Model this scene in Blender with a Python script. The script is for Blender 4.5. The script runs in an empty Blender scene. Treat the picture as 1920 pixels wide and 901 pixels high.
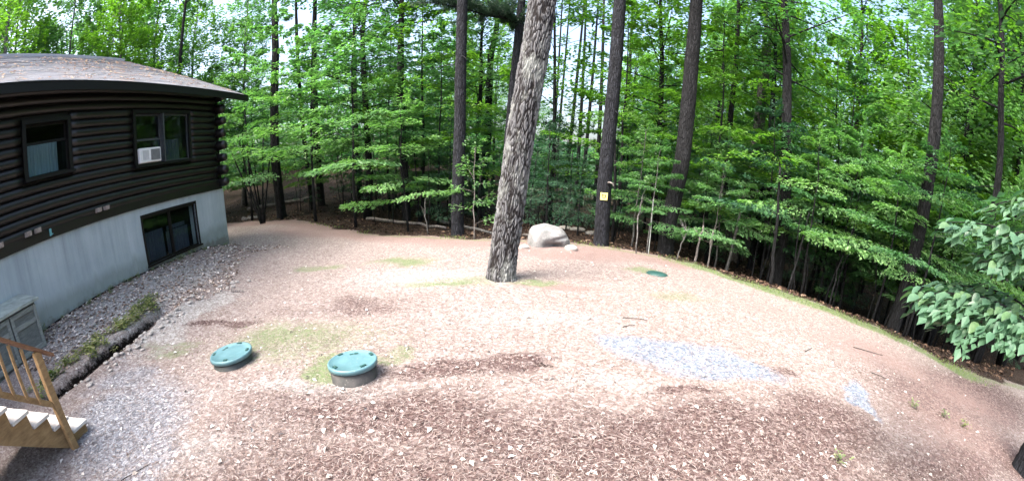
import bpy, bmesh, math, random
import numpy as np
from mathutils import Vector, Matrix, noise as mn

R = math.radians
sc = bpy.context.scene
COL = sc.collection

# ------------------------------------------------------------------ camera (wide security-camera lens)
CAM_Z = 2.3
PITCH, ROLL = 0.54514, 0.033103
cd = bpy.data.cameras.new("camera")
cam = bpy.data.objects.new("camera", cd)
COL.objects.link(cam)
cp, sp, cr, sr = math.cos(PITCH), math.sin(PITCH), math.cos(ROLL), math.sin(ROLL)
right = Vector((cr, sp * sr, cp * sr))
up = Vector((-sr, sp * cr, cp * cr))
fwd = Vector((0, cp, -sp))
M = Matrix((right, up, -fwd)).transposed().to_4x4()
M.translation = Vector((0, 0, CAM_Z))
cam.matrix_world = M
cd.type = 'PANO'
cd.panorama_type = 'FISHEYE_LENS_POLYNOMIAL'
cd.sensor_width = 36
cd.sensor_fit = 'HORIZONTAL'
cd.fisheye_fov = math.pi * 1.9
cd.fisheye_polynomial_k0 = 0.0
cd.fisheye_polynomial_k1 = -0.0645189
cd.fisheye_polynomial_k2 = 0.0
cd.fisheye_polynomial_k3 = 0.0
cd.fisheye_polynomial_k4 = 0.0
cd.shift_y = 0.34608
cd.clip_start = 0.05
cd.clip_end = 1000
sc.camera = cam

# ------------------------------------------------------------------ world, sun, exposure
SUN_EL, SUN_AZ = R(54), R(-128)           # high, from the left (azimuth measured from +Y towards +X)
w = bpy.data.worlds.new("World")
sc.world = w
w.use_nodes = True
wn = w.node_tree
bg = wn.nodes['Background']
sky = wn.nodes.new('ShaderNodeTexSky')
sky.sky_type = 'NISHITA'
sky.sun_disc = False
sky.sun_elevation = SUN_EL
sky.sun_rotation = SUN_AZ
sky.air_density = 1.0
sky.dust_density = 7.0
sky.ozone_density = 1.0
wn.links.new(sky.outputs[0], bg.inputs[0])
bg.inputs[1].default_value = 0.13
sl = bpy.data.lights.new("sun", 'SUN')
sl.energy = 1.5
sl.angle = R(40)
sl.color = (1.0, 0.97, 0.93)
so = bpy.data.objects.new("sun", sl)
COL.objects.link(so)
sd = Vector((math.sin(SUN_AZ) * math.cos(SUN_EL), math.cos(SUN_AZ) * math.cos(SUN_EL), math.sin(SUN_EL)))
so.rotation_euler = sd.to_track_quat('Z', 'Y').to_euler()
so.location = (0, 0, 30)
sc.view_settings.view_transform = 'Standard'
sc.view_settings.look = 'None'
sc.view_settings.gamma = 1
sc.view_settings.exposure = 2.45
try:
    sc.cycles.use_denoising = True
    sc.cycles.denoiser = 'OPENIMAGEDENOISE'
    sc.cycles.max_bounces = 8
    sc.cycles.diffuse_bounces = 3
    sc.cycles.transmission_bounces = 6
    sc.cycles.transparent_max_bounces = 8
    sc.cycles.caustics_reflective = False
    sc.cycles.caustics_refractive = False
except Exception:
    pass

# ------------------------------------------------------------------ helpers
rng = np.random.default_rng(7)
random.seed(7)


def tag(o, label=None, cat=None, group=None, kind=None):
    if label: o['label'] = label
    if cat: o['category'] = cat
    if group: o['group'] = group
    if kind: o['kind'] = kind
    return o


def empty(name, loc, label, cat, group=None, rotz=0.0):
    o = bpy.data.objects.new(name, None)
    COL.objects.link(o)
    o.location = loc
    o.rotation_euler = (0, 0, rotz)
    o.empty_display_size = 0.2
    return tag(o, label, cat, group)


def link(name, me, mat=None, parent=None, loc=None):
    o = bpy.data.objects.new(name, me)
    COL.objects.link(o)
    if mat is not None and len(me.materials) == 0:
        for m_ in (mat if isinstance(mat, (list, tuple)) else [mat]):
            me.materials.append(m_)
    if parent is not None:
        o.parent = parent
    if loc is not None:
        o.location = loc
    return o


def mesh_np(name, V, F, smooth=False):
    """V (n,3) array, F (m,k) array of equal-size faces"""
    V = np.asarray(V, np.float32)
    F = np.asarray(F, np.int32)
    me = bpy.data.meshes.new(name)
    me.vertices.add(len(V))
    me.vertices.foreach_set('co', V.ravel())
    k = F.shape[1]
    me.loops.add(F.size)
    me.loops.foreach_set('vertex_index', F.ravel())
    me.polygons.add(len(F))
    me.polygons.foreach_set('loop_start', np.arange(0, F.size, k, dtype=np.int32))
    me.polygons.foreach_set('loop_total', np.full(len(F), k, np.int32))
    me.polygons.foreach_set('use_smooth', np.full(len(F), smooth, bool))
    me.update(calc_edges=True)
    me.validate()
    return me


def bm_mesh(bm, name, smooth=False):
    me = bpy.data.meshes.new(name)
    bmesh.ops.recalc_face_normals(bm, faces=bm.faces)
    bm.to_mesh(me)
    bm.free()
    for p_ in me.polygons: p_.use_smooth = smooth
    return me


def box(bm, lo, hi, T=None, bevel=0.0):
    r_ = bmesh.ops.create_cube(bm, size=1.0)
    vs = r_['verts']
    lo, hi = Vector(lo), Vector(hi)
    for v in vs:
        v.co = Vector(((v.co.x + .5) * (hi.x - lo.x) + lo.x, (v.co.y + .5) * (hi.y - lo.y) + lo.y, (v.co.z + .5) * (hi.z - lo.z) + lo.z))
    if bevel > 0:
        es = {e for v in vs for e in v.link_edges}
        bmesh.ops.bevel(bm, geom=list(es), offset=bevel, segments=1, affect='EDGES')
        vs = [v for v in bm.verts if v.is_valid and not v.tag]
    if T is not None:
        for v in (vs if bevel <= 0 else vs):
            v.co = T @ v.co
    for v in bm.verts: v.tag = True
    return vs


def tube_np(pts, radii, seg=8, cap=True):
    """swept tube along pts: returns V,F(quads)"""
    pts = np.asarray(pts, float)
    radii = np.broadcast_to(np.asarray(radii, float), (len(pts),))
    t = np.gradient(pts, axis=0)
    t /= np.linalg.norm(t, axis=1, keepdims=True) + 1e-9
    ref = np.array([1.0, 0, 0]) if abs(t[0][2]) > .7 else np.array([0, 0, 1.0])
    a = np.cross(t, ref); a /= np.linalg.norm(a, axis=1, keepdims=True) + 1e-9
    b = np.cross(t, a)
    ang = np.linspace(0, 2 * np.pi, seg, endpoint=False)
    V = pts[:, None, :] + radii[:, None, None] * (np.cos(ang)[None, :, None] * a[:, None, :] + np.sin(ang)[None, :, None] * b[:, None, :])
    nr = len(pts)
    i = np.arange(nr - 1)[:, None]; j = np.arange(seg)[None, :]
    F = np.stack([i * seg + j, i * seg + (j + 1) % seg, (i + 1) * seg + (j + 1) % seg, (i + 1) * seg + j], -1).reshape(-1, 4)
    V = V.reshape(-1, 3)
    if cap:   # close both ends with a fan of degenerate-free quads: tip vertex
        n0 = len(V)
        V = np.vstack([V, pts[-1] + t[-1] * radii[-1] * .3, pts[0]])
        top = (nr - 1) * seg
        ft = [[top + q, top + (q + 1) % seg, top + (q + 2) % seg, n0] for q in range(0, seg, 2)]
        fb = [[(q + 2) % seg, (q + 1) % seg, q, n0 + 1] for q in range(0, seg, 2)]
        F = np.vstack([F, ft, fb])
    return V, F


class Acc:
    """collects equal-arity face sets into one mesh"""
    def __init__(s): s.V, s.F, s.n = [], [], 0
    def add(s, V, F):
        s.V.append(np.asarray(V)); s.F.append(np.asarray(F) + s.n); s.n += len(V)
    def mesh(s, name, smooth=True):
        return mesh_np(name, np.vstack(s.V), np.vstack(s.F), smooth)


# ------------------------------------------------------------------ numpy value noise
def _hash(ix, iy, seed):
    h = (ix.astype(np.int64) * 374761393 + iy.astype(np.int64) * 668265263 + seed * 144665) & 0x7fffffff
    h = ((h ^ (h >> 13)) * 1274126177) & 0x7fffffff
    return ((h ^ (h >> 16)) & 0xffff) / 65535.0


def vnoise(x, y, seed=0):
    x = np.asarray(x, float); y = np.asarray(y, float)
    ix, iy = np.floor(x), np.floor(y)
    fx, fy = x - ix, y - iy
    fx = fx * fx * (3 - 2 * fx); fy = fy * fy * (3 - 2 * fy)
    a = _hash(ix, iy, seed); b = _hash(ix + 1, iy, seed); c = _hash(ix, iy + 1, seed); d = _hash(ix + 1, iy + 1, seed)
    return (a * (1 - fx) + b * fx) * (1 - fy) + (c * (1 - fx) + d * fx) * fy


def fbm(x, y, seed=0, o=4):
    s, a, t = 0, .5, 0
    for k in range(o):
        s = s + a * vnoise(np.asarray(x) * 2 ** k, np.asarray(y) * 2 ** k, seed + k); t += a; a *= .5
    return s / t


# ------------------------------------------------------------------ house wall frame of reference
NX, NY, WD = -0.99886755, -0.04757758, 8.8     # wall plane: (NX,NY).p = WD
AX, AY = -0.04757758, 0.99886755               # direction along the wall


def W(s, off, z):
    return Vector((NX * (WD - off) + AX * s, NY * (WD - off) + AY * s, z))


# transform with local x = along wall, y = into the wall (away from the yard), z = up
TW = Matrix(((AX, NX, 0, NX * WD), (AY, NY, 0, NY * WD), (0, 0, 1, 0), (0, 0, 0, 1)))

# ------------------------------------------------------------------ ground height
EDGE_X = np.array([-60, -26, -16.5, -9.3, -5, -2, .2, 2.06, 3.6, 5.05, 6.04, 7.27, 8.4, 9.47, 9.9, 11.6, 14, 25, 60])
EDGE_Y = np.array([30, 26, 22, 17.8, 15.0, 13.7, 13.5, 13.4, 12.8, 12.0, 10.6, 9.6, 8.55, 7.44, 6.5, 5.9, 5.75, 7, 12])
BANK_S = np.array([-20, 3, 5.8, 7.2, 9, 11.4, 13, 18, 60])
BANK_Z = np.array([.6, .62, .78, .83, .80, .75, .53, .45, .45])
DITCH = np.array([(-6.55, 3.2), (-6.55, 4.0), (-6.55, 4.8), (-6.62, 5.5), (-6.75, 6.2), (-6.95, 7.0)])


def seg_dist(x, y, P):
    d = np.full(np.shape(x), 1e9)
    for (x0, y0), (x1, y1) in zip(P[:-1], P[1:]):
        dx, dy = x1 - x0, y1 - y0
        t = np.clip(((x - x0) * dx + (y - y0) * dy) / (dx * dx + dy * dy), 0, 1)
        d = np.minimum(d, np.hypot(x - x0 - t * dx, y - y0 - t * dy))
    return d


def sstep(a, b, x):
    t = np.clip((x - a) / (b - a), 0, 1)
    return t * t * (3 - 2 * t)


def edge_d(x, y):
    return y - np.interp(x, EDGE_X, EDGE_Y)


def height(x, y):
    x = np.asarray(x, float); y = np.asarray(y, float)
    off = WD - (NX * x + NY * y)
    s = AX * x + AY * y
    b = np.interp(s, BANK_S, BANK_Z)
    z = b * np.clip(1 - off / 4.3, 0, 1) ** 1.25
    z = np.where(off < 0, b, z)
    d = edge_d(x, y)
    dep = np.interp(x, [-10, -1, 3, 5, 7, 10, 14, 30], [.0, .12, .2, .36, .55, .8, 1.5, 1.7])
    wid = np.interp(x, [-2, 5, 8, 12], [2.0, 4.0, 6.0, 6.0])
    z = z - dep * sstep(0, 1, d / wid)
    # wooded hillside on the left, gentle rise far back
    z = z + .11 * np.clip(y - 22, 0, 60) * sstep(2, -14, x) + .03 * np.clip(y - 26, 0, 60)
    # forest floor unevenness / yard micro relief
    f = sstep(0, 2, d)
    z = z + f * (fbm(x * .5, y * .5, 3) - .5) * .35 + (fbm(x * .8, y * .8, 11) - .5) * .07 + (fbm(x * 4, y * 4, 21, 3) - .5) * .028
    z = z - .50 * np.exp(-(seg_dist(x, y, DITCH) / (.10 + .10 * fbm(x * 1.8, y * 1.8, 55))) ** 4) * sstep(7.2, 5.2, y) + .05 * np.exp(-((seg_dist(x, y, DITCH) - .33) / .12) ** 2)
    # little burrow in the yard
    z = z - .09 * np.exp(-(((x - .42) / .16) ** 2 + ((y - 4.86) / .07) ** 2)) - .06 * np.exp(-(((x - .18) / .10) ** 2 + ((y - 4.66) / .06) ** 2)) \
        + .05 * np.exp(-(((x - .2) / .3) ** 2 + ((y - 4.98) / .12) ** 2))
    return z


def H(x, y): return float(height(np.array([x]), np.array([y]))[0])


# ------------------------------------------------------------------ node helpers
def new_mat(name):
    m = bpy.data.materials.new(name)
    m.use_nodes = True
    nt = m.node_tree
    for n_ in list(nt.nodes): nt.nodes.remove(n_)
    out = nt.nodes.new('ShaderNodeOutputMaterial')
    bs = nt.nodes.new('ShaderNodeBsdfPrincipled')
    nt.links.new(bs.outputs[0], out.inputs[0])
    return m, nt, bs, out


def node(nt, typ, **kw):
    n_ = nt.nodes.new(typ)
    for k, v in kw.items():
        if k.startswith('i_'):
            key = k[2:]
            key = int(key) if key.isdigit() else key.replace('_', ' ')
            n_.inputs[key].default_value = v
        else:
            setattr(n_, k, v)
    return n_


def ramp(nt, src, stops, interp='LINEAR'):
    r_ = nt.nodes.new('ShaderNodeValToRGB')
    e = r_.color_ramp.elements
    r_.color_ramp.interpolation = interp
    while len(e) < len(stops): e.new(.5)
    for el, (p_, c_) in zip(e, stops):
        el.position = p_
        el.color = (*c_, 1) if len(c_) == 3 else c_
    nt.links.new(src, r_.inputs[0])
    return r_.outputs[0]


def mixc(nt, fac, a, b, typ='MIX'):
    m_ = nt.nodes.new('ShaderNodeMix')
    m_.data_type = 'RGBA'
    m_.blend_type = typ
    for sock, v in ((m_.inputs[0], fac), (m_.inputs[6], a), (m_.inputs[7], b)):
        if hasattr(v, 'is_linked'): nt.links.new(v, sock)
        elif isinstance(v, (int, float)): sock.default_value = v
        else: sock.default_value = (*v, 1) if len(v) == 3 else v
    return m_.outputs[2]


def math_n(nt, op, a, b=None, clamp=False):
    m_ = nt.nodes.new('ShaderNodeMath')
    m_.operation = op
    m_.use_clamp = clamp
    for i, v in enumerate((a, b)):
        if v is None: continue
        if hasattr(v, 'is_linked'): nt.links.new(v, m_.inputs[i])
        else: m_.inputs[i].default_value = v
    return m_.outputs[0]


def noise_n(nt, scale, detail=4, rough=.6, coord=None, dist=0.0):
    n_ = node(nt, 'ShaderNodeTexNoise')
    n_.inputs['Scale'].default_value = scale
    n_.inputs['Detail'].default_value = detail
    n_.inputs['Roughness'].default_value = rough
    n_.inputs['Distortion'].default_value = dist
    if coord is not None: nt.links.new(coord, n_.inputs['Vector'])
    return n_


def objcoord(nt, scale=(1, 1, 1)):
    tc = nt.nodes.new('ShaderNodeTexCoord')
    mp = nt.nodes.new('ShaderNodeMapping')
    mp.inputs['Scale'].default_value = scale
    nt.links.new(tc.outputs['Object'], mp.inputs[0])
    return mp.outputs[0]


def bump(nt, bs, h, strength=.5, dist=.02):
    b_ = nt.nodes.new('ShaderNodeBump')
    b_.inputs['Strength'].default_value = strength
    b_.inputs['Distance'].default_value = dist
    nt.links.new(h, b_.inputs['Height'])
    nt.links.new(b_.outputs[0], bs.inputs['Normal'])


def simple_mat(name, c0, c1, scale=8, rough=.8, bstr=.3, bdist=.01, stretch=(1, 1, 1), spec=.3, detail=5):
    m, nt, bs, _ = new_mat(name)
    co = objcoord(nt, stretch)
    n_ = noise_n(nt, scale, detail, .65, co)
    nt.links.new(ramp(nt, n_.outputs[0], [(.3, c0), (.7, c1)]), bs.inputs['Base Color'])
    bs.inputs['Roughness'].default_value = rough
    bs.inputs['Specular IOR Level'].default_value = spec
    if bstr: bump(nt, bs, n_.outputs[0], bstr, bdist)
    return m


# ------------------------------------------------------------------ materials
def mat_ground():
    m, nt, bs, _ = new_mat('ground_mat')
    co = objcoord(nt)
    a1 = node(nt, 'ShaderNodeAttribute', attribute_name='m1')
    a2 = node(nt, 'ShaderNodeAttribute', attribute_name='m2')
    s1 = node(nt, 'ShaderNodeSeparateColor'); nt.links.new(a1.outputs['Color'], s1.inputs[0])
    s2 = node(nt, 'ShaderNodeSeparateColor'); nt.links.new(a2.outputs['Color'], s2.inputs[0])
    nb = noise_n(nt, 2.2, 6, .7, co).outputs[0]
    nm = noise_n(nt, 9, 6, .75, co).outputs[0]
    nf = noise_n(nt, 45, 5, .75, co).outputs[0]
    vor = node(nt, 'ShaderNodeTexVoronoi'); vor.inputs['Scale'].default_value = 34; vor.inputs['Randomness'].default_value = 1
    # warp the cells so that they read as litter rather than as cells
    wv = node(nt, 'ShaderNodeVectorMath', operation='MULTIPLY_ADD')
    nw = noise_n(nt, 12, 3, .6, co)
    nt.links.new(nw.outputs['Color'], wv.inputs[0]); wv.inputs[1].default_value = (.12, .12, .12); nt.links.new(co, wv.inputs[2])
    nt.links.new(wv.outputs[0], vor.inputs['Vector'])
    vs = node(nt, 'ShaderNodeSeparateColor'); nt.links.new(vor.outputs['Color'], vs.inputs[0])
    cell = vs.outputs[0]
    # base: dry bleached needles and leaf crumbs
    base = ramp(nt, nm, [(.25, (0.114, 0.091, 0.085)), (.45, (0.229, 0.203, 0.194)), (.62, (0.312, 0.285, 0.281)), (.8, (0.395, 0.376, 0.375))])
    base = mixc(nt, .55, base, ramp(nt, cell, [(0, (0.094, 0.068, 0.065)), (.35, (0.229, 0.188, 0.175)), (.7, (0.333, 0.302, 0.294)), (1, (0.499, 0.490, 0.494))]))
    base = mixc(nt, .35, base, ramp(nt, nf, [(.3, (.10, .06, .05)), (.7, (.62, .52, .46))]), 'OVERLAY')

    def blend(col, maskv, tint, lo=.3, hi=.62, amt=.85):
        t_ = math_n(nt, 'ADD', maskv, math_n(nt, 'MULTIPLY', math_n(nt, 'SUBTRACT', nm, .5), .9))
        t_ = math_n(nt, 'ADD', t_, math_n(nt, 'MULTIPLY', math_n(nt, 'SUBTRACT', nf, .5), .5))
        f_ = ramp(nt, t_, [(lo, (0, 0, 0)), (hi, (1, 1, 1))])
        return mixc(nt, math_n(nt, 'MULTIPLY', f_, amt), col, tint)
    pale = ramp(nt, cell, [(0, (0.208, 0.189, 0.180)), (.5, (0.304, 0.292, 0.284)), (1, (0.432, 0.439, 0.432))])
    straw_shade = ramp(nt, nf, [(.25, (0.100, 0.062, 0.056)), (.5, (0.215, 0.151, 0.140)), (.8, (0.330, 0.269, 0.256))])
    dark = ramp(nt, cell, [(0, (.025, .014, .014)), (.45, (.068, .039, .038)), (.8, (.125, .085, .082)), (1, (.26, .215, .205))])
    moss = ramp(nt, nf, [(.25, (.055, .08, .03)), (.5, (.12, .17, .075)), (.8, (.225, .285, .155))])
    grav = ramp(nt, cell, [(0, (.08, .085, .10)), (.4, (.165, .178, .21)), (.75, (.25, .268, .305)), (1, (.42, .44, .475))])
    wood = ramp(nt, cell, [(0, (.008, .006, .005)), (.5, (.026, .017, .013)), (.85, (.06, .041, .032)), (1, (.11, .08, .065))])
    col = blend(base, s2.outputs[1], pale)
    col = blend(col, s1.outputs[2], dark)
    col = blend(col, a1.outputs['Alpha'], straw_shade)
    col = blend(col, s1.outputs[0], moss)
    col = blend(col, s1.outputs[1], grav, .25, .85, .9)
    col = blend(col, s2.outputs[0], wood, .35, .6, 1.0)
    col = blend(col, s2.outputs[2], (.007, .005, .004), .4, .6, 1.0)  # near-black tint paints the gap shadow into the ditch soil
    ash = ramp(nt, cell, [(0, (.085, .105, .145)), (.4, (.175, .21, .265)), (1, (.27, .31, .37))])
    col = blend(col, a2.outputs['Alpha'], ash, .3, .66, .96)
    nt.links.new(col, bs.inputs['Base Color'])
    bs.inputs['Roughness'].default_value = .95
    bs.inputs['Specular IOR Level'].default_value = .12
    hsum = math_n(nt, 'ADD', math_n(nt, 'MULTIPLY', cell, .5), math_n(nt, 'ADD', math_n(nt, 'MULTIPLY', nf, .6), math_n(nt, 'MULTIPLY', nm, .8)))
    bump(nt, bs, hsum, .9, .03)
    return m


def mat_bark(name, c_dark, c_mid, c_lite, sc_=(14, 14, 2.4), bstr=.9, bdist=.03, lichen=0.0, ridge_attr=False):
    m, nt, bs, _ = new_mat(name)
    co = objcoord(nt, sc_)
    n1 = noise_n(nt, 1.0, 7, .68, co, .4).outputs[0]
    v = node(nt, 'ShaderNodeTexVoronoi', feature='DISTANCE_TO_EDGE'); v.inputs['Scale'].default_value = 1.6
    wv = node(nt, 'ShaderNodeVectorMath', operation='MULTIPLY_ADD')
    nt.links.new(noise_n(nt, 1.5, 3, .6, co).outputs['Color'], wv.inputs[0]); wv.inputs[1].default_value = (.6, .6, .6); nt.links.new(co, wv.inputs[2])
    nt.links.new(wv.outputs[0], v.inputs['Vector'])
    crack = ramp(nt, v.outputs['Distance'], [(0, (0, 0, 0)), (.22, (1, 1, 1))])
    col = ramp(nt, n1, [(.28, c_dark), (.5, c_mid), (.75, c_lite)])
    if not ridge_attr:
        col = mixc(nt, math_n(nt, 'MULTIPLY', math_n(nt, 'SUBTRACT', 1.0, crack), .7), col, tuple(x * .35 for x in c_dark))
    else:
        at = node(nt, 'ShaderNodeAttribute', attribute_name='ridge')
        col = mixc(nt, ramp(nt, at.outputs['Fac'], [(.1, (1, 1, 1)), (.6, (0, 0, 0))]), col, (.012, .010, .010))
    if lichen:
        nl = noise_n(nt, 2.2, 6, .7, objcoord(nt, (1, 1, .6))).outputs[0]
        col = mixc(nt, math_n(nt, 'MULTIPLY', ramp(nt, nl, [(.5, (0, 0, 0)), (.66, (1, 1, 1))]), lichen), col, (.42, .45, .42))
    oi = node(nt, 'ShaderNodeObjectInfo')
    col = mixc(nt, .5, col, mixc(nt, 1.0, col, ramp(nt, oi.outputs['Random'], [(0, (.62, .62, .64)), (1, (1.15, 1.15, 1.18))]), 'MULTIPLY'))
    nt.links.new(col, bs.inputs['Base Color'])
    bs.inputs['Roughness'].default_value = .9
    bs.inputs['Specular IOR Level'].default_value = .2
    hh = math_n(nt, 'ADD', n1, math_n(nt, 'MULTIPLY', crack, .0 if ridge_attr else .8))
    bump(nt, bs, hh, bstr, bdist)
    return m


def mat_leaf(name, cols, trans=.45, rough=.5, tint=(.6, .8, .25), obj_var=.35):
    m, nt, bs, out = new_mat(name)
    gi = node(nt, 'ShaderNodeNewGeometry')
    oi = node(nt, 'ShaderNodeObjectInfo')
    k = len(cols) - 1
    c_ = ramp(nt, gi.outputs['Random Per Island'], [(i / k, col) for i, col in enumerate(cols)])
    n1 = noise_n(nt, .9, 3, .6, objcoord(nt)).outputs[0]
    c_ = mixc(nt, .5, c_, ramp(nt, n1, [(.3, tuple(x * .55 for x in cols[0])), (.7, cols[-1])]))
    c_ = mixc(nt, obj_var, c_, mixc(nt, 1.0, c_, ramp(nt, oi.outputs['Random'], [(0, (.55, .75, .8)), (.5, (1, 1, 1)), (1, (1.5, 1.25, .6))]), 'MULTIPLY'))
    nt.links.new(c_, bs.inputs['Base Color'])
    bs.inputs['Roughness'].default_value = rough
    bs.inputs['Specular IOR Level'].default_value = .35
    tr = node(nt, 'ShaderNodeBsdfTranslucent')
    nt.links.new(mixc(nt, 1.0, c_, tuple(x * 2.2 for x in tint), 'MULTIPLY'), tr.inputs[0])
    mx = node(nt, 'ShaderNodeMixShader')
    mx.inputs[0].default_value = trans
    nt.links.new(bs.outputs[0], mx.inputs[1]); nt.links.new(tr.outputs[0], mx.inputs[2])
    nt.links.new(mx.outputs[0], out.inputs[0])
    return m


def mat_island(name, stops, rough=.85, spec=.15, bstr=0):
    m, nt, bs, _ = new_mat(name)
    gi = node(nt, 'ShaderNodeNewGeometry')
    nt.links.new(ramp(nt, gi.outputs['Random Per Island'], stops), bs.inputs['Base Color'])
    bs.inputs['Roughness'].default_value = rough
    bs.inputs['Specular IOR Level'].default_value = spec
    return m


MG = mat_ground()
M_OAK = mat_bark('oak_bark', (.055, .055, .059), (.108, .109, .114), (.215, .218, .226), (34, 34, 11), .8, .010, .45, True)
M_PINE = mat_bark('pine_bark', (.009, .0097, .012), (.022, .0238, .030), (.050, .054, .067))
M_DARKB = mat_bark('dark_bark', (.008, .0082, .009), (.019, .0197, .022), (.045, .0465, .051))
M_SMOOTH = mat_bark('pale_bark', (.11, .10, .095), (.19, .175, .165), (.30, .28, .265), (10, 10, 3), .3, .006)
M_GREYB = mat_bark('grey_bark', (.09, .09, .085), (.17, .165, .16), (.29, .285, .275), (10, 10, 3), .5, .01)
L_MAPLE = mat_leaf('maple_leaf', [(.038, .105, .052), (.06, .155, .07), (.085, .20, .085), (.125, .25, .11)], .4, .38, (.55, .8, .32))
L_BRIGHT = mat_leaf('bright_leaf', [(.06, .16, .07), (.105, .235, .095), (.155, .30, .125), (.22, .37, .17)], .4, .32, (.6, .8, .3), .2)
L_LIME = mat_leaf('lime_leaf', [(.08, .18, .04), (.125, .25, .055), (.18, .32, .075)], .5, .5, (.6, .8, .22), .25)
L_DARK = mat_leaf('dark_leaf', [(.018, .055, .034), (.03, .085, .05), (.05, .12, .07), (.075, .155, .09)], .28, .36, (.5, .8, .4), .3)
L_NEEDLE = mat_leaf('needle', [(.02, .05, .035), (.035, .075, .045), (.055, .10, .06)], .25, .5, (.5, .8, .4), .2)
L_BIG = mat_leaf('broad_leaf', [(.035, .085, .05), (.06, .13, .078), (.085, .17, .105), (.12, .21, .13)], .3, .33, (.5, .8, .35), .45)

# ------------------------------------------------------------------ the ground
def axis(c0, lo, hi, n_, a=4.2):
    u = np.linspace(-1, 1, n_)
    s_ = np.sinh(a * u) / math.sinh(a)
    return np.where(s_ < 0, c0 + s_ * (c0 - lo), c0 + s_ * (hi - c0))


def blob(x, y, cx, cy, rx, ry, rot=0.0, soft=.45):
    dx, dy = x - cx, y - cy
    c, s = math.cos(rot), math.sin(rot)
    q = np.hypot((c * dx + s * dy) / rx, (-s * dx + c * dy) / ry)
    return np.clip((1 + soft - q) / (2 * soft), 0, 1)


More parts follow.
